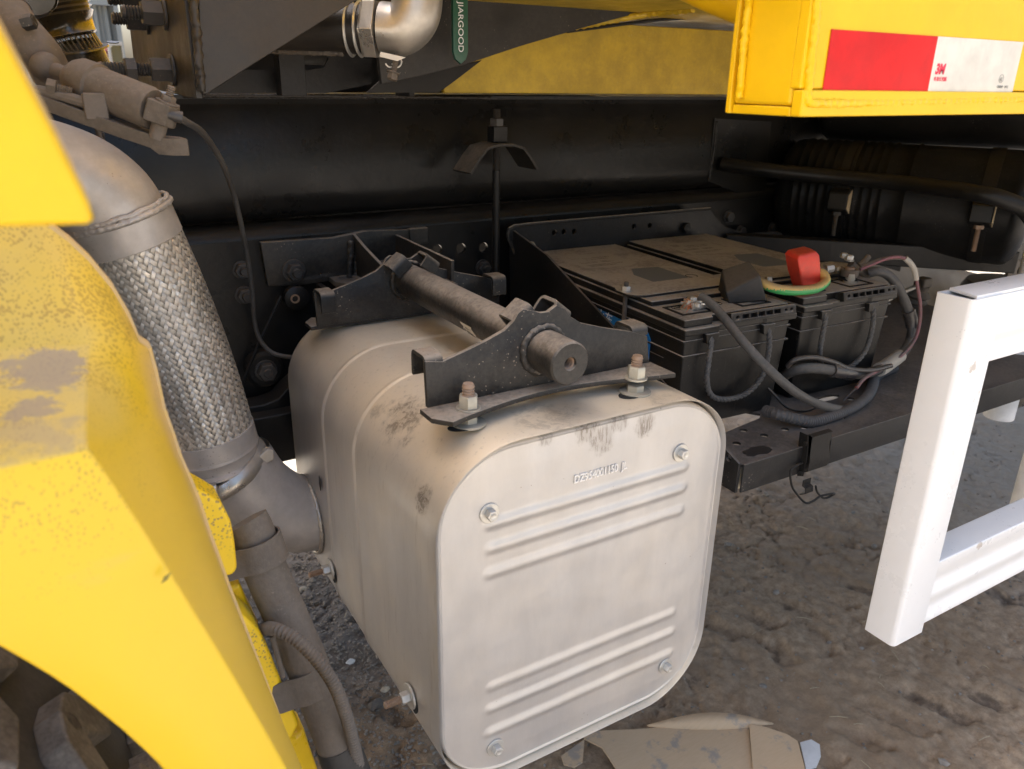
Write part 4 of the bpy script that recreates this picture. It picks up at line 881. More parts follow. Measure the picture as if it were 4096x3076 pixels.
# ================================================================== BRAIDED EXHAUST PIPE
bp = thing('braided_exhaust_pipe', 'fat silver exhaust elbow with woven steel braid and clamp, left of the muffler', 'exhaust pipe', (.14, 1.165, .9))
A0, B0 = Vector((.100, YI, 1.058)), Vector((.170, YI, .735))
PR = .0625
axp = lambda t_: A0.lerp(B0, t_)+Vector((.007*math.sin(math.pi*t_), 0, 0))
el = smooth_path([axp(.04), axp(-.02)+Vector((-.004, 0, 0)), Vector((.078, YI, 1.098)), Vector((.045, YI, 1.125)), Vector((-.01, YI, 1.142)), Vector((-.09, YI, 1.145)), Vector((-.2, YI, 1.14))], 8)
b = NB(); tube(b, resample(el, .006), .0635, 48); obj('elbow', b, MAT['alu_pipe'], bp, smooth=60)
ts = [i/90 for i in range(91)]; spine = [axp(t_) for t_ in ts]
b = NB(); tube(b, spine, PR-.0018, 64); obj('bellows_core', b, MAT['hole_dark'], bp, smooth=60)
T_, N_, B_ = frames(spine)
def surf(t_, a, off):
    f_ = max(0, min(1, t_))*90; i = min(int(f_), 89); g = f_-i; p = spine[i].lerp(spine[i+1], g); n = N_[i].lerp(N_[i+1], g); bb = B_[i].lerp(B_[i+1], g)
    return p+(n*math.cos(a)+bb*math.sin(a))*(PR+off)
NST = 58; Ltot = (B0-A0).length; cell = 2*math.pi*PR/NST; DV = .0051
ncr = int(Ltot/DV)
def strand(k, s_):
    """ribbon k of family s_, two over two under, turned so that the floats make rows of chevrons"""
    b = NB(); rows_ = []; sub = 3; tot = ncr*sub; du = s_*.5*cell; ln = math.hypot(du, DV); px, py = -DV/ln, du/ln; wid = cell*DV/ln*.88
    for i in range(tot+1):
        c_ = i/sub; t_ = i/tot; a = (k+s_*c_*.5)*2*math.pi/NST; g = 2*k+s_*c_
        hh = max(-1, min(1, 1.5*math.cos(math.pi/2*(g-.5))))*s_*.0013
        jit = 1+.08*mnoise.noise(Vector((k*3.1, c_*.7, s_*5)))
        row = []
        for wq in (-1, 0, 1): row.append(b.verts.new(surf(t_+py*wq*wid*.5*jit/Ltot, a+px*wq*wid*.5*jit/PR, hh+(.00035 if wq == 0 else 0)+.0010)))
        rows_.append(row)
    for r0, r1 in zip(rows_, rows_[1:]):
        for j in range(2): b.faces.new((r0[j], r0[j+1], r1[j+1], r1[j]))
    return obj('braid_strand', b, MAT['braid_steel'], bp, smooth=24)
for k in range(NST):
    strand(k, 1); strand(k, -1)
def collar(t0, t1, off, name, mm, lip=.001):
    b = NB(); p0, p1 = axp(t0), axp(t1); d_ = (p1-p0); L = d_.length; M = frame(p0, d_); rr_ = PR+off
    lathe(b, [(rr_-.004, 0), (rr_-lip, 0), (rr_, .001), (rr_, L-.001), (rr_-lip, L), (rr_-.004, L)], M, 72, False); return obj(name, b, MAT[mm], bp, smooth=40)
collar(-.045, .065, .0035, 'upper_collar', 'alu_pipe'); collar(.955, 1.045, .0035, 'lower_collar', 'alu_pipe')
d0 = (axp(-.045)-axp(.05)).normalized(); M = frame(axp(-.045)+d0*.004, d0)
bead([M@Vector((.0655*math.cos(R(a)), .0655*math.sin(R(a)), .0012*mnoise.noise(Vector((a*.11, 1, 2))))) for a in range(0, 366, 4)], .0048, 'weld_bead', MAT['alu_pipe'], bp)
bead([M@Vector((.0645*math.cos(R(a)), .0648*math.sin(R(a)), .0060+.0016*mnoise.noise(Vector((a*.07, 5, 2))))) for a in range(0, 366, 4)], .0036, 'weld_bead', MAT['alu_pipe'], bp)
d1 = (axp(1.0)-axp(.9)).normalized(); M = frame(axp(1.045), d1)
b = NB(); lathe(b, [(.055, -.004), (.0655, -.002), (.0665, .004), (.064, .008), (.064, .020), (.070, .024), (.070, .027), (.050, .03)], M, 72, False); obj('lower_sleeve', b, MAT['alu_pipe'], bp, smooth=40)
M = frame(axp(1.045)+d1*.040, (d1+Vector((.30, 0, .0))).normalized())
b = NB(); prof_ = [(.066, -.012), (.070, -.0115), (.0745, -.004), (.0755, .002), (.0745, .008), (.070, .0135), (.066, .014)]
lathe(b, prof_, M, 80, False); obj('v_band_clamp', b, MAT['stainless'], bp, smooth=50)
b = NB(); c_ = Q(448, 1062, y=1.085); box(b, c_-Vector((.014, .006, .008)), c_+Vector((.014, .008, .009))); obj('clamp_latch', b, MAT['stainless'], bp, bevel=.003)
b = NB(); c_ = Q(570, 985, y=1.13); prism(b, [(-.010, -.012), (.012, -.004), (.014, .012), (.004, .016), (-.010, .006)], XZ(c_.y)@Matrix.Translation((c_.x, c_.z, 0)), .012); obj('clamp_end', b, MAT['stainless'], bp, bevel=.002)

# ================================================================== BATTERY TRAY
ZT = .735; RX0, RX1, RY0 = .815, 1.90, .700
tray = thing('battery_tray', 'black perforated steel battery tray with folded front lip, dusty on top', 'tray', (1.2, 1.0, .70))
hl = []
for px, py in ((1230, 0), ): pass
C3 = lambda cx_, cy_: ((2000+cx_*1100/2212)/S, (1500+cy_*1100/2212)/S)
C4 = lambda cx_, cy_: ((2996+cx_*1100/2212)/S, (1500+cy_*1100/2212)/S)
for cxy, f_ in (((1960, 445), C3), ((2125, 485), C3), ((1903, 550), C3), ((2018, 690), C3), ((290, 436), C4), ((440, 421), C4), ((1170, 322), C4), ((820, 190), C4), ((590, 470), C4), ((745, 340), C4)):
    hx, hy = qz(*f_(*cxy), ZT)
    if RX0+.02 < hx < RX1-.02 and hy > RY0+.012: hl.append(circ(hx, hy, .0068, 16))
bx, by = qz(*C3(1800, 408), ZT); hl.append([(bx-.015, by-.02), (bx+.075, by-.006), (bx+.09, by+.006), (bx+.06, by+.05), (bx-.02, by+.05)])
sx_, sy_ = qz(*C4(635, 183), ZT); hl.append(circ(sx_, sy_, .028, 20, .010))
b = NB(); plate(b, [(RX0, RY0), (RX1, RY0), (RX1, 1.36), (RX0, 1.36)], hl, XY(ZT-.002), .004); obj('tray_floor', b, MAT['tray_paint'], tray)
b = NB(); box(b, (RX0, RY0-.004, Q(1500*0+(2996+30*.4973)/S, (1500+905*.4973)/S, y=RY0).z), (RX1, RY0-.0002, ZT+.002)); obj('front_lip', b, MAT['tray_paint'], tray, bevel=.0012)
b = NB(); xg = RX0-.004; plate(b, [(RY0+.001, ZT+.003), (RY0+.001, .690), (1.34, .690), (1.36, .975), (1.22, .945)], [circ(*q3((2000+1848*.4973)/S, (1500+665*.4973)/S, xg), .0055, 14)], YZ(xg), .005); obj('side_gusset', b, MAT['tray_paint'], tray, bevel=.0006)
bk = 1.345
oc = [(RX0-.02, .80), q2(1147, 600, bk), q2(1112, 555, bk), q2(1097, 520, bk), q2(1094, 504, bk), q2(1097, 493, bk), q2(1108, 487, bk), q2(1140, 483, bk), q2(1500, 452, bk), q2(1530, 450, bk), q2(1545, 470, bk), q2(1565, 490, bk), (q2(1610, 520, bk)[0], q2(1610, 505, bk)[1]), (RX1, .90), (RX1, .76), (RX0-.02, .76)]
b = NB(); plate(b, oc, [circ(*q2(px, py, bk), .0062, 14) for px, py in ((1196, 502), (1217, 500), (1239, 500), (1368, 489), (1372+30, 487))], XZ(bk), .005); obj('back_plate', b, MAT['tray_paint'], tray)
b = NB(); tube(b, [Vector((x, bk-.006, z)) for x, z in oc[1:10]], .0035, 8); obj('back_edge', b, MAT['bracket_black'], tray)
fastener(tray, Q(1142, 535, y=bk-.004), (-.2, -1, 0), .026, .012, m=MAT['old_zinc'], name='bolt')
fastener(tray, Q(1480, 492, y=bk-.004), (0, -1, 0), .022, .010, m=MAT['black_paint'], name='bolt')
b = NB(); box(b, (RX0+.005, RY0+.010, .688), (RX0+.05, RY0+.03, .7315)); obj('rubber_buffer', b, MAT['cream_bracket'], tray, bevel=.002)
p = Q(*C3(2070, 610), z=ZT+.0006); t = NT('oil_stain'); MAT['oil_stain'] = t.done((.035, .032, .03), .3)
b = NB(); rng = random.Random(8); prism(b, [(p.x+.030*math.cos(a)*(1+.25*rng.uniform(-1, 1)), p.y+.012*math.sin(a)*(1+.3*rng.uniform(-1, 1))) for a in [R(15*i) for i in range(24)]], XY(ZT+.0004), .0003); obj('oil_stain', b, MAT['oil_stain'], tray)
# latch
la = thing('toggle_latch', 'black over-centre spring latch with bent wire bail hooked on the tray lip', 'latch', Q(1765, 990, y=.69))
yl = RY0-.006
lp = [(0, 0), (.004, .004), (.012, .003), (.013, -.002), (.010, -.02), (.013, -.045), (.010, -.062), (.004, -.066), (.002, -.05), (.000, -.02)]
c0 = Q(1742, 946, y=yl)
b = NB(); Wl = Q(1783, 946, y=yl).x-c0.x
prism(b, strip2([(.0, -.004), (.003, .002), (.010, .001), (.0085, -.020), (.0115, -.040), (.0105, -.056), (.003, -.060)], .0022), axes(c0+Vector((0, 0, .004)), (0, -1, 0), (0, 0, 1)), Wl) ; hd = obj('lever', b, MAT['black_paint'], la, bevel=.0006)
if hd.bound_box[0][0]+la.location.x < c0.x-.005: hd.location.x += Wl
b = NB(); plate(b, [(yl+.012, c0.z+.006), (yl-.004, c0.z+.006), (yl-.008, c0.z-.03), (yl-.006, c0.z-.062), (yl+.004, c0.z-.066), (yl+.010, c0.z-.040)], [], YZ(c0.x-.001), .002); obj('side_cheek', b, MAT['black_paint'], la, bevel=.0005)
for zz in (-.008, -.058): 
    b = NB(); lathe(b, [(0, 0), (.0035, 0), (.003, .0015), (0, .0015)], frame((c0.x-.003, yl-.002, c0.z+zz), (-1, -.2, 0))); obj('rivet', b, MAT['black_paint'], la)
wb = smooth_path([Q(1743, 996, y=yl), Q(1722, 1005, y=yl-.004), Q(1708, 1018, y=yl-.004), Q(1710, 1048, y=yl-.006), Q(1722, 1068, y=yl-.008), Q(1740, 1086, y=yl-.008), Q(1757, 1082, y=yl-.010), Q(1772, 1072, y=yl-.010), Q(1800, 1066, y=yl-.012), Q(1799, 1069, y=yl-.002), Q(1780, 1076, y=yl+.004), Q(1766, 1064, y=yl+.004), Q(1762, 1050, y=yl+.003)], 6)
b = NB(); tube(b, wb, .0018, 10); obj('wire_bail', b, MAT['black_paint'], la, smooth=60)
b = NB(); h0 = Q(1750, 1044, y=yl-.004); prism(b, strip2([(0, .010), (0, 0), (.006, -.002), (.007, -.010), (.001, -.014), (-.003, -.016)], .0018), axes(h0, (0, -1, 0), (0, 0, 1)), .018); ho = obj('hook', b, MAT['black_paint'], la, bevel=.0005)

# ================================================================== BATTERIES
def rope(b, pts, r):
    p = resample(smooth_path(pts, 10), .0016); T, N, B = frames(p)
    for s in (0, 1, 2):
        tube(b, [q+(N[i]*math.cos(i*.42+s*2.094)+B[i]*math.sin(i*.42+s*2.094))*r*.5 for i, q in enumerate(p)], r*.55, 6)
def battery(label):
    W, L, H = .222, .505, .192
    t = thing('battery', label, 'battery', (0, 0, 0), 'truck batteries side by side on the tray')
    b = NB()
    lo = [(.010, .012), (W-.010, .012), (W-.010, L-.012), (.010, L-.012)]; hi = [(.003, .004), (W-.003, .004), (W-.003, L-.004), (.003, L-.004)]
    v0 = [b.verts.new((x, y, 0)) for x, y in lo]; v1 = [b.verts.new((x, y, .160)) for x, y in hi]; b.faces.new(v0[::-1]); b.faces.new(v1)
    for i in range(4): b.faces.new((v0[i], v0[(i+1) % 4], v1[(i+1) % 4], v1[i]))
    cs = obj('case', b, MAT['battery_plastic'], t, bevel=.003)
    for z, o in ((.148, .0015), (.124, .0005)):
        b = NB(); box(b, (.0035-o-.002, .003, z), (W-.0035+o+.002, L-.003, z+.003)); obj('side_rib', b, MAT['battery_plastic'], cs, bevel=.0008)
    b = NB(); box(b, (.002, .05, .110), (.0045, .10, .111)); textmesh(b, 'min', .014, axes((.0024, .13, .100), (0, -1, 0), (0, 0, 1)), .0003); obj('level_mark', b, MAT['dusty_black'], cs)
    # lid flange and lid with notched front
    b = NB(); prism(b, [(-.004, -.004), (.062, -.004), (.067, .000), (.155, .000), (.160, -.004), (W+.004, -.004), (W+.004, L+.004), (-.004, L+.004)], Matrix.Translation((0, 0, .1605)), .011); fl_ = obj('lid_flange', b, MAT['battery_plastic'], t, bevel=.0025)
    b = NB(); prism(b, [(.000, .004), (.055, .004), (.060, .014), (W, .014), (W, L), (.0, L)], Matrix.Translation((0, 0, .1716)), .0125); lid = obj('lid', b, MAT['battery_plastic'], t, bevel=.002)
    b = NB(); box(b, (.002, .088, .1842), (W-.002, L-.004, .1925)); obj('raised_cover', b, MAT['battery_plastic'], t, bevel=.002)
    for tx in (.045, .165):
        b = NB(); plate(b, [(tx-.031, .026), (tx+.031, .026), (tx+.031, .076), (tx-.031, .076)], [[(tx-.026, .030), (tx+.026, .030), (tx+.026, .072), (tx-.026, .072)]], XY(.1848), .0012); obj('terminal_well', b, MAT['hole_dark'], t)
        b = NB(); lathe(b, [(0, 0), (.012, 0), (.012, .003), (.0088, .003), (.0075, .016), (0, .016)], Matrix.Translation((tx, .052, .1842))); obj('terminal_post', b, MAT['old_zinc'], t)
    # front rail with drain grill
    b = NB(); hs = [circ(.092, .0073, .0042, 14), circ(.205, .0073, .0036, 14), circ(.193, .0073, .0036, 14)]
    for k in range(5): hs.append([(.101+k*.0165, .0032), (.116+k*.0165, .0032), (.116+k*.0165, .0115), (.101+k*.0165, .0115)])
    M = axes((0, -.004, .172), (1, 0, 0), (0, .25, .97)); plate(b, [(.080, 0), (.214, 0), (.214, .0145), (.080, .0145)], hs, M@Matrix.Translation((0, 0, .003)), .008, .0006); gr = obj('front_rail', b, MAT['battery_plastic'], t)
    b = NB(); box(b, (.083, .0015, .1725), (.211, .0115, .184)); obj('rail_core', b, MAT['hole_dark'], gr)
    for k in range(2):
        b = NB(); box(b, (.05, L-.01+.004, .176), (W-.05, L+.012, .188)); 
    obj('rear_rail', b, MAT['battery_plastic'], t, bevel=.001)
    # rope carrying handle on the front
    b = NB(); rope(b, [(.050, .002, .157), (.047, -.006, .146), (.044, -.008, .12), (.045, -.008, .085), (.058, -.009, .058), (.090, -.010, .047), (.130, -.010, .050), (.158, -.009, .070), (.168, -.008, .10), (.168, -.007, .135), (.166, .001, .158)], .0046); obj('rope_handle', b, MAT['rope'], t, smooth=60)
    for hx in (.050, .166):
        b = NB(); prism(b, [(-.013, .0), (.013, .0), (.010, -.016), (-.010, -.016)], axes((hx, .0045, .160), (1, 0, 0), (0, 0, 1)), .010); obj('handle_socket', b, MAT['battery_plastic'], t, bevel=.001)
    for (vx, vy) in ((.060, .22), (.16, .30), (.06, .40)):
        pass
    for (vx, vy) in ((.035, .045+.075), (.11, .115)):
        b = NB(); lathe(b, [(.0085, 0), (.0095, 0), (.0095, .0006), (.0085, .0006)], Matrix.Translation((vx, vy-.055, .1842)), 24, False); box(b, (vx-.006, vy-.056, .1842), (vx+.006, vy-.054, .1850)); obj('vent_plug', b, MAT['hole_dark'], t)
    # dusty printed sticker on the cover
    b = NB(); z = .19256
    prism(b, [(.035, .330), (.125, .315), (.150, .330), (.150, .430), (.060, .440), (.035, .420)], XY(z), .0002); st = obj('sticker', b, MAT['dusty_print'], t)
    b = NB()
    for (x0, y0, w_, h_) in ((.05, .405, .018, .018), (.075, .40, .06, .006), (.075, .388, .05, .006), (.05, .365, .035, .012), (.095, .362, .025, .012), (.05, .345, .08, .004), (.05, .336, .06, .004)): box(b, (x0, y0, z+.0002), (x0+w_, y0+h_, z+.00045))
    obj('sticker_print', b, MAT['battery_plastic'], st, kind='stuff')
    b = NB(); prism(b, [(.085, .185), (.150, .178), (.165, .20), (.165, .285), (.11, .292), (.085, .25)], XY(z), .0002); s2 = obj('blue_sticker', b, MAT['blue_dim'], t)
    b = NB(); M = axes((.084, .285, z+.0001), (0, -1, 0), (1, 0, 0)); textmesh(b, 'BATTERY', .021, M@Matrix.Translation((0, -.016, 0)), .0001, sx=1.05); obj('large_lettering', b, MAT['dusty_print'], s2)
    b = NB(); lathe(b, [(.010, 0), (.0112, 0), (.0112, .0005), (.010, .0005)], Matrix.Translation((.175, .20, z)), 24, False); obj('moulded_ring', b, MAT['hole_dark'], t)
    return t
bat = battery('dusty black truck battery nearer the muffler, bare copper cable clamp on top')
b = NB(); prism(b, [(-.30, .155), (-.045, .150), (-.04, .135), (-.04, .05), (-.06, .04), (-.30, .04)], axes((-.0005, .02, 0), (0, -1, 0), (0, 0, 1)), .0004) if False else prism(b, [(.30, .145), (.092, .140), (.084, .13), (.086, .05), (.10, .035), (.30, .035)], axes((.0030, 0, 0), (0, 1, 0), (0, 0, 1)), -.0012)
BAT2 = copy_tree(bat, (1.068, .832, ZT+.0005), -R(3.0), 'dusty black truck battery on the right carrying the red terminal boot', 'truck batteries side by side on the tray')
blue = obj('blue_label', b, MAT['ink_blue'], bat)
b = NB(); M = axes((.0014, .285, .125), (0, -1, 0), (0, 0, 1)); textmesh(b, '中国山东', .024, M, .0002); textmesh(b, '蓄电池有限公司', .013, axes((.0014, .20, .085), (0, -1, 0), (0, 0, 1)), .0002); obj('label_print', b, MAT['ink_white'], blue)
bat.location = (.802, .828, ZT+.0005); bat.rotation_euler.z = -R(3.0)
ZL = ZT+.0005+.1842; ZC = ZT+.0005+.1925
def b2w(bt, x, y, z):
    return bt.location+Matrix.Rotation(bt.rotation_euler.z, 3, 'Z')@Vector((x, y, z))
# hold-down bar with rod
hbz = ZC+.0006
hd_ = thing('battery_holddown', 'dusty flat clamp bar across both batteries with long threaded tie rod', 'clamp bar', (1.0, .98, hbz))
pA, pB, pC_, pD = Q(1303, 652, z=hbz), Q(1318, 657, z=hbz), Q(1470, 640, z=hbz), Q(1860, 583, z=hbz)
b = NB(); prism(b, [(.792, .958), (.800, .945), (.815, .938), (1.05, .928), (1.30, .915), (1.318, .945), (1.30, .972), (1.10, .982), (1.06, .990), (.84, 1.005), (.80, 1.000), (.792, .985)], XY(hbz), .0042); obj('bar', b, MAT['battery_plastic'], hd_, bevel=.0008)
rx, ry = .801, .972
b = NB(); thread(b, Matrix.Translation((rx, ry, ZT+.10)), .0042, hbz-ZT-.10+.020, pitch=.0018); obj('tie_rod', b, MAT['dusty_black'], hd_)
b = NB(); hexa(b, Matrix.Translation((rx, ry, hbz+.0055)), .013, .0075, ch=.2); lathe(b, [(0, -.0012), (.0095, -.0012), (.0095, 0), (0, 0)], Matrix.Translation((rx, ry, hbz+.0055)), 24); obj('nut', b, MAT['zinc'], hd_, bevel=.0003)
b = NB(); lathe(b, [(0, 0), (.0085, 0), (.0125, .006), (.0115, .024), (.0100, .027), (0, .027)], Matrix.Translation((rx, ry, ZT+.105))); obj('rubber_bush', b, MAT['rubber_black'], hd_)
b = NB(); tube(b, [Vector((rx, ry, ZT+.01)), Vector((rx, ry, ZT+.11))], .0042, 10); obj('lower_rod', b, MAT['stainless'], hd_)

# ------------------------------------------------------------------ cables on the batteries
def clamp_post(name_, lab, p, par_mat='stainless', rz=0):
    """lead battery clamp ring with cross bolt"""
    t = thing('battery_clamp', lab, 'clamp', p)
    M = Matrix.Translation(p)@Matrix.Rotation(rz, 4, 'Z')
    b = NB(); prism(b, strip2([(.013*math.cos(R(a)), .013*math.sin(R(a))) for a in range(200, 521, 16)], .006), M, .013); obj('ring', b, MAT[par_mat], t, bevel=.001)
    b = NB(); lathe(b, [(0, .010), (.0088, .010), (.008, .0155), (0, .0155)], M); obj('post_top', b, MAT['rusty_thread'], t)
    b = NB(); box(b, (-.027, -.009, .001), (-.010, -.003, .012), M); obj('lug', b, MAT[par_mat], t, bevel=.001)
    b = NB(); box(b, (-.027, .003, .001), (-.010, .009, .012), M); obj('lug', b, MAT[par_mat], t, bevel=.001)
    fastener(t, M@Vector((-.020, -.0095, .0065)), M.to_3x3()@Vector((0, -1, 0)), .010, .006, .0065, .001, m=MAT['zinc'])
    b = NB(); thread(b, M@frame((-.020, .009, .0065), (0, 1, 0)), .003, .008); obj('bolt_end', b, MAT['zinc'], t)
    return t
c1 = b2w(bat, .066, .056, .1856)
clamp_post('c', 'bare metal clamp on the left post of the nearer battery', c1, rz=R(18))
ca = thing('battery_cable', 'thick black battery cable sweeping down from bare clamp over the tray', 'cable', Q(1500, 640, y=.89))
lg0 = Q(1497, 650, y=.875)
path1 = [Q(1513, 641, y=.875), Q(1535, 655, y=.855), Q(1565, 688, y=.825), Q(1605, 738, y=.785), Q(1660, 797, y=.752), Q(1720, 848, y=.742), Q(1780, 877, y=.745), Q(1840, 885, y=.76), Q(1895, 870, y=.80), Q(1945, 838, y=.86), Q(2000, 806, y=.92), Q(2080, 770, y=1.0)]
b = NB(); tube(b, resample(smooth_path(path1, 10), .005), .0072, 20); obj('sheath', b, MAT['cable_black'], ca, smooth=60)
b = NB(); M = frame(lg0+Vector((0, 0, -.004)), (0, 0, 1)); lathe(b, [(.0035, 0), (.009, 0), (.009, .002), (.0035, .002)], M, 24); box(b, (.006, -.006, 0), (.024, .006, .002), M@Matrix.Rotation(-R(35), 4, 'Z')); obj('cable_lug', b, MAT['zinc'], ca)
fastener(ca, lg0+Vector((0, 0, -.001)), (0, 0, 1), .010, .006, .0075, .0015, m=MAT['zinc'])
b = NB(); thread(b, frame(lg0-Vector((0, 0, .020)), (0, 0, 1)), .003, .018); hexa(b, frame(lg0-Vector((0, 0, .012)), (0, 0, 1)), .010, .005); obj('bolt_end', b, MAT['zinc'], ca)
b = NB(); rng = random.Random(4)
for k in range(46):
    d_ = Vector((-1+rng.uniform(-.35, .35), -.35+rng.uniform(-.6, .6), -.15+rng.uniform(-.6, .7))).normalized(); p0 = lg0+Vector((-.004, 0, -.002))+Vector((0, rng.uniform(-.004, .004), rng.uniform(-.002, .002))); L = rng.uniform(.010, .019)
    tube(b, [p0, p0+d_*L*.5, p0+d_*L+Vector((rng.uniform(-.003, .003), 0, rng.uniform(-.005, .001)))], .00045, 4)
obj('frayed_copper', b, MAT['copper'], ca, kind='stuff')
# jumper with black and red boots
ju = thing('jumper_cable', 'yellow and green striped cable linking the black boot and the red boot', 'cable', Q(1700, 620, y=.88))
def boot(name, pts_top, z_top, pts_bot, z_bot, m):
    b = NB(); lo = [b.verts.new((x, y, z_bot)) for x, y in pts_bot]; hi = [b.verts.new(Vector(p)) for p in pts_top]; n = len(lo)
    b.faces.new(lo[::-1]); b.faces.new(hi)
    for i in range(n): b.faces.new((lo[i], lo[(i+1) % n], hi[(i+1) % n], hi[i]))
    return obj(name, b, MAT[m], ju, bevel=.0035, seg=4)
# black boot: tilted wedge box
bo = Q(1612, 612, y=.90); bz = ZL+.002
def wedge(name, m, quad, depth):
    """boot from its visible top/front outline (photo px with y) pushed back"""
    pass
bk_ = b2w(bat, .178, .055, .1856)
M = Matrix.Translation(bk_+Vector((-.008, .008, .0)))@Matrix.Rotation(-R(24), 4, 'Z')@Matrix.Rotation(R(-14), 4, 'Y')@Matrix.Diagonal((1.42, 1.2, 1.35, 1))
b = NB(); vs0 = [(-.024, -.022, .004), (.020, -.024, -.004), (.022, .026, -.002), (-.022, .028, .006)]; vs1 = [(-.026, -.020, .018), (.016, -.023, .030), (.018, .018, .040), (-.014, .024, .036)]
v0 = [b.verts.new(M@Vector(v)) for v in vs0]; v1 = [b.verts.new(M@Vector(v)) for v in vs1]; b.faces.new(v0[::-1]); b.faces.new(v1)
for i in range(4): b.faces.new((v0[i], v0[(i+1) % 4], v1[(i+1) % 4], v1[i]))
obj('black_boot', b, MAT['rubber_black'], ju, bevel=.004, seg=4)
rd = b2w(BAT2, .048, .050, .1856)
M = Matrix.Translation(rd+Vector((.002, .0, .0)))@Matrix.Rotation(-R(8), 4, 'Z')@Matrix.Rotation(R(-8), 4, 'Y')@Matrix.Rotation(R(5), 4, 'X')
b = NB(); rings_ = []
for z, s_, ox in ((.0, .86, .004), (.004, .90, .003), (.034, 1.05, -.006), (.064, 1.08, -.014), (.072, .86, -.015)):
    rings_.append([b.verts.new(M@Vector((ox+x*s_, y*s_, z))) for x, y in [(-.021, -.017), (.019, -.019), (.023, -.002), (.021, .018), (-.017, .020)]])
b.faces.new(rings_[0][::-1]); b.faces.new(rings_[-1])
for a, c in zip(rings_, rings_[1:]):
    for j in range(5): b.faces.new((a[j], a[(j+1) % 5], c[(j+1) % 5], c[j]))
obj('red_boot', b, MAT['red_rubber'], ju, bevel=.0035, seg=4)
jp = smooth_path([Q(1628, 605, y=.885), Q(1646, 612, y=.865), Q(1670, 622, y=.848), Q(1700, 627, y=.838), Q(1735, 627, y=.835), Q(1765, 622, y=.838), Q(1783, 608, y=.848), Q(1779, 593, y=.858), Q(1766, 588, y=.868), Q(1752, 591, y=.88)], 10)
jr = resample(jp, .002); JT, JN, JB = frames(jr)
b = NB(); tube(b, jr, .0080, 24); cbl = obj('cable_sheath', b, [MAT['stripe_yellow'], MAT['stripe_green']], ju, smooth=60)
me = cbl.data
Lc = wloc(ju)
for p_ in me.polygons:
    c = p_.center+Lc; i = min(range(0, len(jr), 2), key=lambda k: (jr[k]-c).length_squared)
    rel = (c-jr[i]).normalized(); f_ = -1 if False else rel.dot(Vector((.25, -.55, -.80)))
    if f_ > .30: p_.material_index = 1
b = NB(); tube(b, [jr[0]+(jr[0]-jr[3]).normalized()*.020, jr[0]+(jr[0]-jr[3]).normalized()*.004, jr[0]-(jr[0]-jr[3]).normalized()*.008], .0092, 20); obj('black_sleeve', b, MAT['rubber_black'], ju, smooth=60)
b = NB(); e_ = (jr[-1]-jr[-4]).normalized(); tube(b, [jr[-1]-e_*.006, jr[-1]+e_*.004, jr[-1]+e_*.016], .0098, 20, rf=lambda t_, a, i: .0095+.003*t_); obj('red_sleeve', b, MAT['red_rubber'], ju, smooth=60)
for pp, mm in ((Q(1655, 604, y=.90), 'old_zinc'), ): fastener(ju, pp, (.9, -.4, .1), .010, .009, m=MAT[mm])
p = Q(1770, 583, y=.895); fastener(ju, p+Vector((.010, -.004, .001)), (.95, -.35, .12), .0125, .014, .009, .0015, m=MAT['zinc'])
b = NB(); thread(b, frame(p-Vector((.022, -.006, .002)), (.95, -.35, .12)), .0055, .03); obj('bolt_end', b, MAT['zinc'], ju)
# right clamp with cable 2
c2 = b2w(BAT2, .170, .060, .1856); c2t = clamp_post('c', 'dirty brown clamp with wing bolt on the right post of the second battery', c2+Vector((0, 0, .008)), 'brown_dusty', rz=R(-120))
b = NB(); lathe(b, [(0, 0), (.016, 0), (.017, .003), (.012, .006), (0, .006)], Matrix.Translation(c2)); obj('insulating_washer', b, MAT['hole_dark'], c2t)
fastener(c2t, Q(1822, 556, y=.93), (0, -.15, 1), .011, .007, .007, .0015, m=MAT['zinc']); 
fastener(c2t, Q(1834, 562, y=.91), (0, -.1, 1), .012, .008, .009, .0015, m=MAT['zinc'])
b = NB(); tube(b, [Q(1855, 575, y=.90), Q(1867, 565, y=.90), Q(1877, 553, y=.90)], .0055, 8); obj('wing_bolt', b, MAT['brown_dusty'], c2t, bevel=.001)
b = NB(); tube(b, smooth_path([Q(1838, 570, y=.905), Q(1850, 582, y=.90), Q(1868, 590, y=.895), Q(1885, 590, y=.888)], 5), .0075, 12); obj('bridge', b, MAT['brown_dusty'], c2t)
cb = thing('second_battery_cable', 'thick dusty cable looping right of the batteries, bound with black tape', 'cable', Q(1950, 680, y=.85))
pts2 = [(1876, 590, .885), (1895, 586, .875), (1915, 592, .868), (1935, 612, .86), (1952, 645, .855), (1965, 680, .85), (1970, 705, .845), (1966, 735, .84), (1950, 762, .83), (1925, 782, .815), (1895, 800, .80), (1850, 808, .795), (1800, 800, .795), (1755, 795, .80), (1715, 800, .82), (1690, 815, .85)]
pt2 = [Q(a, c, y=y) for a, c, y in pts2]
b = NB(); tube(b, resample(smooth_path(pt2, 10), .005), .0088, 20); obj('sheath', b, MAT['cable_black'], cb, smooth=60)
sp2 = smooth_path(pt2, 10)
def wrap(i0, i1, r, name, m, lump=0.0): b = NB(); seg_ = sp2[i0:i1]; tube(b, seg_, r, 18, rf=lambda t_, a, i: r*(1+lump*mnoise.noise(Vector((i*.9, a*1.5, i0))))); obj(name, b, MAT[m], cb, smooth=60)
wrap(47, 62, .0118, 'tape_wrap', 'tape_black', .10); wrap(83, 100, .0125, 'yellowed_sleeve', 'yellow_tape' if 'yellow_tape' in MAT else 'dusty_print', .05); wrap(112, 122, .0118, 'tape_wrap', 'tape_black', .08)
wr = thing('pink_wire', 'thin dusty pink wire looping beside the thick cable and ending bare', 'wire', Q(1960, 600, y=.85))
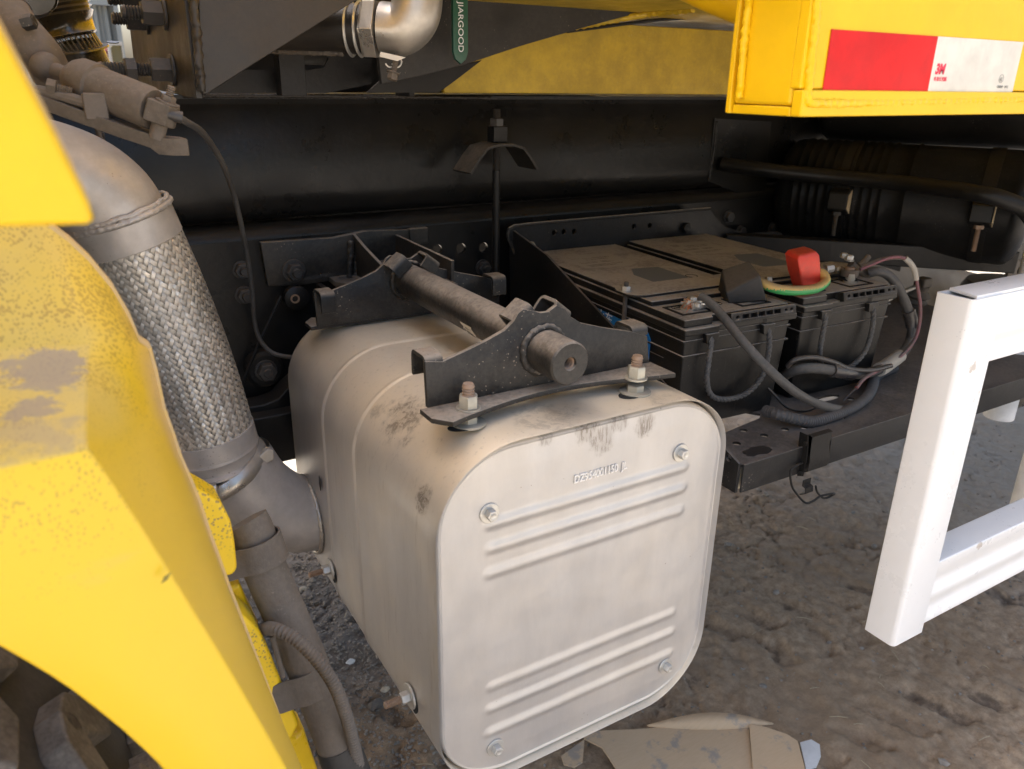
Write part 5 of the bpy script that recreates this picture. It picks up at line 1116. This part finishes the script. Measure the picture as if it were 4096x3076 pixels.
b = NB(); tube(b, smooth_path(QP([(1858, 582, .885), (1890, 568, .875), (1925, 556, .865), (1955, 558, .855), (1975, 580, .845), (1982, 620, .838), (1988, 660, .834), (1986, 700, .830), (1975, 735, .824), (1950, 765, .815), (1915, 790, .80), (1870, 815, .775), (1850, 838, .765)]), 10), .0032, 12); obj('wire', b, MAT['red_wire'], wr, smooth=60)
b = NB(); tube(b, QP([(1852, 836, .765), (1835, 852, .765), (1822, 866, .765)]), .0014, 6); obj('bare_end', b, MAT['tape_black'], wr)
b = NB(); tube(b, smooth_path(QP([(1860, 578, .886), (1895, 563, .876), (1928, 557, .866), (1953, 558, .857)]), 6), .0036, 10); obj('taped_part', b, MAT['pipe_dusty'], wr)
b = NB(); tube(b, smooth_path(QP([(1955, 558, .8555), (1966, 568, .850), (1975, 583, .8455), (1979, 605, .841)]), 6), .0052, 12); obj('taped_part', b, MAT['dusty_print'], wr)
b = NB(); tube(b, smooth_path(QP([(1700, 792, .815), (1720, 776, .805), (1760, 772, .80), (1800, 782, .795), (1835, 796, .79), (1880, 800, .785), (1925, 790, .79)]), 8), .0042, 12)
tag(obj('taped_wire', b, MAT['tape_black']), 'wrinkled black taped wire lying along the thick cable below the second battery', 'wire')
b = NB(); cp = smooth_path(QP([(1655, 888, .79), (1680, 895, .765), (1720, 905, .748), (1760, 912, .742), (1800, 914, .742), (1840, 905, .75), (1868, 888, .77), (1880, 860, .80), (1885, 835, .82), (1900, 818, .83), (1930, 805, .84)]), 10)
zmin = ZT+.0095; cp = [Vector((p.x, p.y, max(p.z, zmin))) for p in cp]; corr(b, cp, .0098, .0052, .0016, 18)
tag(obj('corrugated_conduit', b, MAT['conduit'], smooth=50), 'grey ribbed cable conduit curled on the battery tray', 'conduit')
b = NB(); tube(b, smooth_path([Vector((p.x, p.y, max(p.z, ZT+.003))) for p in QP([(1640, 820, .85), (1668, 848, .82), (1700, 880, .80), (1735, 893, .79), (1760, 890, .79)])], 8), .0022, 8)
tag(obj('thin_wire', b, MAT['tray_paint']), 'thin brown wire lying on the tray beside the ribbed conduit', 'wire')
# cable terminals on the tray, right of the batteries
tm = thing('tray_terminal', 'sleeved cable terminal bolted on the tray next to the white guard', 'terminal', Q(1910, 830, z=ZT))
b = NB(); p0 = Q(1905, 835, y=.84); p1 = Q(1945, 812, y=.87); p2 = Q(1985, 795, y=.90)
tube(b, [p0, p1, p2], .0125, 16, rf=lambda t_, a, i: (.012, .014, .016)[i]); obj('sleeve', b, MAT['conduit'], tm, smooth=60)
p = Q(1975, 815, y=.86); fastener(tm, p, (-.5, -.8, .3), .0125, .010, .009, .002, m=MAT['zinc'])
p = Q(1962, 840, y=.84); fastener(tm, Q(1990, 836, y=.90), (-.5, -.8, .3), .0125, .012, .009, .002, m=MAT['zinc'])

# ================================================================== AIR TANKS
def tank(name, label, c_far, c_near, r, ribs=()):
    t = thing(name, label, 'air tank', (c_far+c_near)/2); d = (c_near-c_far); L = d.length; M = frame(c_far, d)
    pr = [(0, -.035), (r*.5, -.030), (r*.85, -.015), (r*.98, 0)]; pr += [(r, .01)]
    for s_ in ribs: pr += [(r, s_*L-.005), (r*1.022, s_*L-.0015), (r*1.022, s_*L+.0015), (r, s_*L+.005)]
    pr += [(r, L-.01), (r*.98, L), (r*.85, L+.015), (r*.5, L+.030), (0, L+.035)]
    b = NB(); lathe(b, pr, M, 64, False); obj('shell', b, MAT['tank_paint'], t, smooth=40); return t, M, L
cF = Vector((1.66, 1.38, 1.00)); cN = cF+Vector((.21, -.44, 0))
ta, Mt, Lt = tank('air_tank', 'lower black ribbed air tank with strap clamps and silver drain plug', cF, cN, .125, (.06, .10, .14, .18, .22, .30, .34, .38, .42, .46, .56))
tb, _, _ = tank('air_tank', 'upper black air tank in deep shade under the yellow body', cF+Vector((.10, 0, .235)), cN+Vector((.10, 0.05, .235)), .115, ())
for py_, px_ in ((440, 1812), (462, 2122)):
    d_ = (cN-cF).normalized(); side = d_.cross(Vector((0, 0, 1))).normalized()*-1
    side = side if side.x < 0 else -side
    # centre along the tank nearest the wanted picture position
    best = min((abs(_R2.dot(np.array(cF+d_*s_*Lt+side*.13-Vector((0, 0, EYE))))*FOC/_F.dot(np.array(cF+d_*s_*Lt+side*.13-Vector((0, 0, EYE))))+2048-px_*S), s_) for s_ in np.linspace(0, 1, 60))
    c = cF+d_*best[1]*Lt; M = frame(c, d_); b = NB(); lathe(b, [(.1258, -.014), (.1275, -.014), (.1275, .014), (.1258, .014)], M, 60, False); obj('strap', b, MAT['black_paint'], ta)
    b = NB(); q = c+side*.129; MM = Matrix((d_, -side, Vector((0, 0, 1)))).transposed().to_4x4(); MM.translation = q+Vector((0, 0, .0))
    prism(b, [(-.0, .030), (-.030, .022), (-.034, -.016), (0, -.030)], MM@axes((-.022, 0, 0), (0, 1, 0), (0, 0, 1)), .044); obj('clamp_block', b, MAT['black_paint'], ta, bevel=.004)
    b = NB(); prism(b, [(-.001, .027), (-.029, .019), (-.032, -.014), (-.001, -.027)], MM@axes((.0225, 0, 0), (0, 1, 0), (0, 0, 1)), .0015); obj('block_end', b, MAT['wood_block'], ta)
    b = NB(); M2 = frame(q+side*.018+Vector((0, 0, -.078)), (0, 0, 1)); thread(b, M2, .0055, .055); hexa(b, frame(q+side*.018+Vector((0, 0, -.030)), (0, 0, 1)), .017, .008); obj('stud', b, MAT['rusty_thread' if px_ > 2000 else 'dark_nut'], ta)
pz_ = cF.lerp(cN, .55)+Vector((-.03, 0, -.130)); fastener(ta, pz_, (0, 0, -1), .026, .012, .016, .008, m=MAT['zinc'], name='drain_plug', wm=MAT['black_paint'])
b = NB(); pp = smooth_path([Q(1560, 355, y=1.40), Q(1662, 368, y=1.30), Q(1800, 382, y=1.20), Q(1950, 396, y=1.06), Q(2100, 416, y=.90), Q(2170, 432, y=.85), Q(2225, 465, y=.83), Q(2262, 560, y=.82)], 8); tube(b, resample(pp, .01), .0165, 24)
tag(obj('rail_pipe', b, MAT['black_paint'], smooth=60), 'thick matt black pipe in front of the air tanks, bending down at right', 'pipe')
tsup = thing('tank_support', 'black steel channel under the air tanks with rusty end bracket', 'support', (1.8, 1.2, .84))
b = NB(); prism(b, [q2(1540, 515, 1.25), q2(1700, 525, 1.25), q2(1950, 540, 1.12), (q2(2140, 560, 1.0)[0], q2(2140, 560, 1.0)[1])][:0]+[(0, 0), (0, .042), (.05, .042), (.05, 0)], frame(Q(1560, 545, y=1.36), Q(2175, 583, y=.95)-Q(1560, 545, y=1.36), (0, 0, 1)), (Q(2175, 583, y=.95)-Q(1560, 545, y=1.36)).length); obj('channel', b, MAT['black_paint'], tsup, bevel=.003)
b = NB(); plate(b, [q2(2186, 562, .93), q2(2235, 560, .93), q2(2240, 640, .93), q2(2170, 602, .93)], [circ(*q2(2197, 583, .93), .006, 14, .008)], XZ(.93), .008); obj('end_bracket', b, MAT['brown_dusty'], tsup, bevel=.001)
# mudguard and round reservoir behind the guard
b = NB(); g_ = []
for i in range(13):
    t_ = i/12; yv = 1.30
    g_.append([b.verts.new(Q(1840+t_*480, 528+t_*112+j*13*(1+t_), y=1.30-.10*(j/6)**2+.02)) for j in range(8)])
for a, c in zip(g_, g_[1:]):
    for j in range(7): b.faces.new((a[j], a[j+1], c[j+1], c[j]))
mg = tag(obj('mudguard', b, MAT['grey_plastic'], smooth=60), 'smooth pale grey curved mudguard seen between black tanks and white guard', 'mudguard'); so = mg.modifiers.new('s', 'SOLIDIFY'); so.thickness = .005
rz_ = thing('round_reservoir', 'dark round reservoir hanging behind the white side guard', 'reservoir', (2.0, 1.0, .60))
cc = Q(2165, 815, y=1.05); b = NB(); lathe(b, [(0, -.16), (.10, -.155), (.118, -.14), (.122, -.11), (.122, .16), (.11, .18), (0, .19)], Matrix.Translation(cc+Vector((.03, .05, .075))), 48, False); obj('body', b, MAT['duct_black'], rz_, smooth=40)
bv_ = thing('brown_valve', 'blurred brown brake valve fitting behind the cables', 'valve', Q(1990, 640, y=1.15))
p0 = Q(1988, 617, y=1.13)
b = NB(); lathe(b, [(0, -.03), (.022, -.03), (.028, -.02), (.020, -.012), (.030, -.004), (.024, .004), (.018, .01), (.018, .022), (0, .024)], frame(p0-Vector((0, 0, .02)), (0, -.2, 1))); obj('body', b, MAT['brown_dusty'], bv_)
b = NB(); box(b, p0+Vector((-.018, -.02, -.002)), p0+Vector((.018, .01, .022))); obj('cap', b, MAT['brown_dusty'], bv_, bevel=.005)
b = NB(); tube(b, [p0+Vector((-.012, 0, 0)), Q(1935, 637, y=1.12), Q(1905, 655, y=1.1)], .006, 10); obj('push_rod', b, MAT['stainless'], bv_)
bx_ = thing('rear_spring_pack', 'dark blurred castings behind the second battery and cables', 'castings', (1.6, 1.25, .7))
for i, (a_, c_, r_) in enumerate(((1925, 690, .05), (1950, 735, .04), (1985, 690, .045), (1975, 770, .035))):
    b = NB(); lathe(b, [(0, 0), (r_, 0), (r_, .03), (r_*.7, .04), (0, .045)], frame(Q(a_, c_, y=1.28), (.1, -1, .2))); obj('boss', b, MAT['dusty_black'], bx_, bevel=.003)
b = NB(); box(b, (1.42, 1.30, .60), (2.05, 1.335, .80)); obj('backing', b, MAT['black_paint'], bx_)
b = NB(); tube(b, [Q(1900, 720, y=1.1), Q(2000, 780, y=1.1)], .003, 8); obj('stay', b, MAT['dusty_black'], bx_)

# ================================================================== WHITE SIDE GUARD
sg = thing('side_guard', 'white steel side guard with square post and two ribbed rails, right edge', 'guard', (1.0, .5, .52))
GX0, GX1, GY0, GY1, GZ0, GZ1 = .9195, .987, .485, .531, .521, 1.0185
b = NB(); plate(b, [(GX0, GY0), (GX1, GY0), (GX1, GY1), (GX0, GY1)], [], XY((GZ0+GZ1)/2), GZ1-GZ0) if False else None
b = NB(); o_ = []; r_ = .007
for cx_, cy_, a0 in ((GX1-.002, GY1-.002, 0), (GX0+.002, GY1-.002, 90), (GX0+r_, GY0+r_, 180), (GX1-.002, GY0+.002, 270)):
    rr_ = r_ if a0 == 180 else .002
    for k in range(6): o_.append((cx_+rr_*math.cos(R(a0+18*k)), cy_+rr_*math.sin(R(a0+18*k))))
ih = [(GX0+.004, GY0+.004), (GX1-.004, GY0+.004), (GX1-.004, GY1-.004), (GX0+.004, GY1-.004)]
plate(b, o_, [ih], XY((GZ0+GZ1)/2), GZ1-GZ0); obj('post', b, MAT['white_paint'], sg, smooth=35)
def rail(zl, zh, x0, ribs_):
    b = NB(); pf = []   # (outward, z)
    for z, o in ribs_: pf.append((GY0+.0025-o, zl+(zh-zl)*z))
    pf2 = pf+[(GY1-.001, zh), (GY1-.001, zl)]
    prism(b, pf2, axes((x0, 0, 0), (0, 1, 0), (0, 0, 1)), 6.0); return obj('rail', b, MAT['white_paint'], sg, bevel=.002, seg=3, smooth=30)
rb = [(0, 0), (.10, .0), (.20, -.0045), (.30, -.0045), (.40, .0), (.50, .0), (.60, -.0045), (.70, -.0045), (.82, 0), (1.0, 0)]
rail(.930, 1.0175, GX0+.012+.05, rb); rail(.532, .636, GX1-.012, rb)
b = NB(); plate(b, [(GX0+.012, GY0+.004), (GX0+.30, GY0+.004), (GX0+.30, GY1-.003), (GX0+.022, GY1-.003)], [], XY(GZ1+.0015), .003, .0005); obj('top_cover', b, MAT['white_paint'], sg)
bead([Vector((GX1-.004, GY0+.002, GZ1-.004)), Vector((GX1-.002, GY0+.0035, .99)), Vector((GX1-.003, GY0+.0035, .935))], .0014, 'weld_bead', MAT['white_paint'], sg)
wl = thing('white_stay', 'white round steel tube standing behind the side guard rails, right edge', 'tube', Q(2185, 850, y=.72))
p = Q(2150, 902, y=.80); b = NB(); tube(b, [p+Vector((.012, 0, 0)), p+Vector((.012, 0, .5))], .030, 32); obj('upper_tube', b, MAT['white_tube'], wl, smooth=60, bevel=0)
p = Q(2200, 1128, y=.62); b = NB(); tube(b, [p, p+Vector((.0, 0, .13)), p+Vector((.0, 0, .27))], .022, 32); obj('lower_tube', b, MAT['white_tube'], wl, smooth=60)

# ================================================================== AIR DUCT + ACTUATOR (upper left)
ad = thing('air_duct', 'black ribbed air intake duct with yellow reflections above the actuator', 'air duct', Q(150, 80, y=1.3))
YD = 1.9
top = Q(118, -6, y=YD); mid = Q(152, 80, y=YD); m2 = Q(165, 88, y=YD-.01); low = Q(196, 176, y=YD)
d_ = (mid-top).normalized(); Md = frame(top, d_, (1, 0, 0)); Ld = (mid-top).length
b = NB(); rdu = .050; pr_ = [(rdu+.022, -.10), (rdu+.018, -.01)]
for k in range(4): h_ = 0+k*.009; pr_ += [(rdu+.006-.001*k, h_), (rdu+.012-.001*k, h_+.0045)]
pr_ += [(rdu+.004, .040), (rdu+.001, .046), (rdu, Ld-.006), (rdu+.002, Ld-.004), (rdu-.003, Ld)]
lathe(b, pr_, Md, 64, False); obj('upper_cone', b, MAT['duct_black'], ad, smooth=50)
b = NB(); Ml = frame(m2+d_*.014, low-m2, (1, 0, 0)); lathe(b, [(rdu-.016, -.014), (rdu-.016, 0), (rdu+.004, 0), (rdu+.005, .003), (rdu-.006, .004), (rdu-.005, .02), (rdu+.004, .10), (rdu+.014, .22)], Ml, 64, False); obj('lower_duct', b, MAT['duct_black'], ad, smooth=40)
for k in range(30):
    a = 2*math.pi*k/30; b = NB()
    r0 = (Md.to_3x3()@Vector((math.cos(a), math.sin(a), 0)))*(rdu-.006); r1 = (Ml.to_3x3()@Vector((math.cos(a), math.sin(a), 0)))*(rdu-.008)
    tube(b, [mid+r0, m2+d_*.014+r1], .0016, 5); obj('grille_bar', b, MAT['duct_black'], ad)
b = NB(); p0 = m2+d_*.014+Vector((.050, -.012, .012)); prism(b, [(0, -.006), (.014, -.008), (.022, -.003), (.020, .004), (.006, .006), (0, .005)], axes(p0, (1, 0, 0), (0, 1, .3)), .002); obj('tab', b, MAT['duct_black'], ad)
hs_ = thing('coolant_hose', 'dusty grey-brown hose with clamp behind the blurred cab corner', 'hose', Q(40, 60, y=1.1))
b = NB(); tube(b, smooth_path(QP([(-30, -10, 1.12), (15, 20, 1.1), (40, 60, 1.08), (70, 95, 1.06), (92, 122, 1.06), (112, 160, 1.08)]), 8), .021, 28); obj('hose', b, MAT['pipe_dusty'], hs_, smooth=60)
b = NB(); c_ = Q(18, 24, y=1.1); lathe(b, [(.0212, -.006), (.0228, -.006), (.0228, .006), (.0212, .006)], frame(c_, Q(40, 60, y=1.08)-Q(15, 20, y=1.1)), 40, False); obj('hose_clamp', b, MAT['dark_nut'], hs_)
fastener(hs_, Q(50, 50, y=1.04), (.8, -.4, .2), .014, .012, m=MAT['dusty_black'])
b = NB(); lathe(b, [(0, 0), (.035, 0), (.04, .006), (.037, .02), (.032, .025), (.030, .04), (0, .04)], frame(Q(60, -24, y=1.5), (.1, -1, -.2))); tag(obj('filter_bowl', b, MAT['duct_black'], smooth=40), 'dark translucent round filter bowl at the very top left', 'filter')

ac = thing('brake_actuator', 'dusty brown cylinder actuator lying on a bent lever arm, upper left', 'actuator', Q(240, 190, y=.97))
e0, e1 = Q(168, 172, y=1.00), Q(332, 236, y=.93); dA = (e1-e0); LA = dA.length; MA = frame(e0, dA)
b = NB(); lathe(b, [(.006, -.030), (.0115, -.026), (.019, -.010), (.0232, 0), (.0232, .022), (.0245, .022)][:0]+[(0, -.012), (.012, -.012), (.020, -.002), (.0236, .006), (.0240, .026), (.0215, .028), (.0215, LA-.006), (.0195, LA), (0, LA)], MA, 48, False); obj('cylinder', b, MAT['pipe_dusty'], ac, smooth=40)
b = NB(); tube(b, [MA@Vector((0, 0, -.034)), MA@Vector((0, 0, -.008))], .0085, 20); obj('piston_rod', b, MAT['pipe_dusty'], ac, smooth=60)
b = NB(); s_ = bmesh.ops.create_uvsphere(b, u_segments=24, v_segments=14, radius=.0155, matrix=Matrix.Translation(MA@Vector((0, 0, -.042)))); obj('ball_joint', b, MAT['pipe_dusty'], ac, smooth=60)
b = NB(); g0 = Q(322, 222, y=.925); g1 = Q(384, 246, y=.915); dg = (g1-g0).normalized(); up_ = Vector((0, 0, 1)); up_ = (up_-dg*up_.dot(dg)).normalized(); sd2 = dg.cross(up_)
Mg = Matrix((dg, sd2, up_)).transposed().to_4x4(); Mg.translation = g0; Lg = (g1-g0).length
o_ = [(0, -.013), (Lg-.006, -.013)]+[(Lg-.012+.013*math.cos(R(a)), .013*math.sin(R(a))) for a in range(-60, 61, 20)]+[(Lg-.006, .013), (0, .013)]
prism(b, o_, Mg@Matrix.Translation((0, 0, -.016)), .022); obj('end_fitting', b, MAT['brown_dusty'], ac, bevel=.002)
b = NB(); hexa(b, Mg@Matrix.Translation((Lg-.012, 0, .007)), .013, .007); lathe(b, [(0, .0), (.012, .0), (.012, .0018), (0, .0018)], Mg@Matrix.Translation((Lg-.012, 0, .0062))); thread(b, Mg@Matrix.Translation((Lg-.012, 0, .012)), .0042, .012); obj('nut', b, MAT['pipe_dusty'], ac)
b = NB(); lathe(b, [(0, -.018), (.008, -.018), (.008, 0), (0, 0)], Mg@Matrix.Translation((Lg-.014, 0, -.014))); obj('pivot_pin', b, MAT['pipe_dusty'], ac)
b = NB(); l0, l1, l2, l3 = Q(60, 190, y=.975), Q(200, 250, y=.945), Q(335, 296, y=.92), Q(408, 305, y=.91)
# lever: channel with rounded end
LV = [(-20, 150, .99), (60, 196, .975), (130, 222, .96), (240, 262, .94), (320, 289, .922), (338, 297, .918), (372, 300, .915), (404, 300, .91)]
pts_ = [Q(*p[:2], y=p[2]) for p in LV]; rows_ = []
for i, p in enumerate(pts_):
    hgt = .014 if i < 5 else .017; dn = Vector((0, 0, -1)); bk2 = Vector((.012, .030, .0)) if i < 7 else Vector((.0, .012, 0))
    rows_.append([b.verts.new(p+bk2+dn*hgt*.9), b.verts.new(p+bk2), b.verts.new(p+Vector((0, 0, .0))), b.verts.new(p+dn*hgt)])
for a, c in zip(rows_, rows_[1:]):
    for j in range(3): b.faces.new((a[j], a[j+1], c[j+1], c[j]))
lv = obj('lever_arm', b, MAT['brown_dusty'], ac); so = lv.modifiers.new('s', 'SOLIDIFY'); so.thickness = .003
bv = lv.modifiers.new('b', 'BEVEL'); bv.width = .0012; bv.segments = 2
b = NB(); c_ = Q(207, 345, y=.9); box(b, Q(191, 212, y=.955)+Vector((-.006, -.006, -.016)), Q(191, 212, y=.955)+Vector((.012, .010, .014))) if False else box(b, Q(209, 232, y=.95)-Vector((.012, .004, .012)), Q(209, 232, y=.95)+Vector((.010, .014, .014))); obj('stop_block', b, MAT['pipe_dusty'], ac, bevel=.002)
b = NB(); thread(b, frame(Q(108, 186, y=.97), (.9, -.2, -.25)), .0045, .020); hexa(b, frame(Q(102, 183, y=.97), (.9, -.2, -.25)), .013, .008); obj('adjuster_bolt', b, MAT['brown_dusty'], ac)
b = NB(); tube(b, QP([(80, 196, .98), (130, 207, .97), (196, 225, .955)]), .006, 10); obj('link_rod', b, MAT['pipe_dusty'], ac)
b = NB(); q0 = Q(383, 252, y=.912); tube(b, smooth_path([q0, Q(400, 262, y=.93), Q(440, 290, y=1.0), Q(480, 352, y=1.12), Q(505, 420, y=1.2), Q(522, 490, y=1.25), Q(535, 560, y=1.29), Q(545, 630, y=1.32), Q(549, 690, y=1.34), Q(560, 730, y=1.345), Q(580, 756, y=1.34), Q(606, 768, y=1.33), Q(660, 775, y=1.30)], 10), .0038, 12)
tag(obj('air_hose', b, MAT['cable_black'], smooth=60), 'thin black air hose hanging from the actuator past the frame to the muffler', 'hose')
b = NB(); tube(b, [q0-Vector((.010, 0, -.003)), q0+Vector((.004, 0, -.001))], .0062, 12); obj('hose_nut', b, MAT['dark_nut'], ac)
b = NB(); tube(b, smooth_path(QP([(150, 232, 1.2), (200, 262, 1.2), (218, 300, 1.2), (232, 345, 1.2)]), 6), .0035, 8); tag(obj('thin_cable', b, MAT['brown_dusty']), 'thin dusty cable under the actuator lever, above the silver elbow', 'cable')
b = NB(); thread(b, frame(Q(223, 322, y=1.25), (.05, 0, 1)), .004, .022); tag(obj('threaded_stud', b, MAT['dark_nut']), 'small black threaded stud standing up behind the silver elbow', 'stud')
b = NB(); box(b, (-.6, 1.0, .70), (-.14, 1.3, 1.20)); box(b, (-.6, .80, 1.10), (-.10, .95, 1.16)); tag(obj('engine_block', b, MAT['black_paint'], bevel=.01), 'dark engine parts hidden behind the yellow fender and cab', 'engine', None)['kind'] = 'structure'

# ================================================================== CARDBOARD AND SCRAPS
cbd = thing('cardboard_sheet', 'flattened wet brown cardboard lying on the dirt below the muffler', 'cardboard', Q(1500, 1640, z=0))
def floor_sheet(name, pts, h, m, par, th=.003, curl=.006, sag=None):
    b = NB(); vs_ = []
    P3 = [Q(a, c, z=h) for a, c in pts]; plate(b, [(p.x, p.y) for p in P3], [], XY(0), th)
    bmesh.ops.triangulate(b, faces=b.faces); bmesh.ops.subdivide_edges(b, edges=b.edges, cuts=3, use_grid_fill=True)
    for v in b.verts: v.co.z += h+curl*mnoise.noise(Vector((v.co.x*9, v.co.y*9, h*40)))+.004
    return obj(name, b, MAT[m], par, smooth=60)
floor_sheet('main_panel', [(1258, 1588), (1330, 1582), (1420, 1576), (1500, 1570), (1618, 1570), (1618, 1590), (1628, 1700), (1500, 1760), (1400, 1740), (1340, 1680), (1300, 1622), (1262, 1602)], .012, 'cardboard', cbd)
floor_sheet('folded_flap', [(1618, 1569), (1650, 1574), (1700, 1590), (1722, 1604), (1734, 1650), (1745, 1700), (1630, 1720)], .019, 'cardboard', cbd, curl=.003)
b = NB(); rows_ = []
for i in range(12):
    t_ = i/11; p = Q(1398+t_*270, 1566-14*math.sin(t_*2.6)+t_*2, z=.02); lift = .018*math.sin(math.pi*t_); rows_.append([b.verts.new(p+Vector((0, -.028*math.sin(math.pi*t_)-.004, .0))), b.verts.new(p+Vector((0, .0, lift)))])
for a, c in zip(rows_, rows_[1:]): b.faces.new((a[0], a[1], c[1], c[0]))
cu = obj('curled_edge', b, MAT['cardboard'], cbd); so = cu.modifiers.new('s', 'SOLIDIFY'); so.thickness = .003
cb2 = tag(floor_sheet('cardboard_scrap', [(1212, 1636), (1262, 1604), (1258, 1650), (1240, 1660), (1218, 1654)], .012, 'cardboard', None), 'small torn corrugated cardboard scrap just left of the big sheet', 'cardboard')
pl_ = tag(floor_sheet('plastic_packet', [(1728, 1606), (1752, 1600), (1770, 1612), (1772, 1640), (1762, 1664), (1740, 1670)], .014, 'white_tube', None, .002, .008), 'crumpled whitish plastic packet at the right end of the cardboard', 'packet')
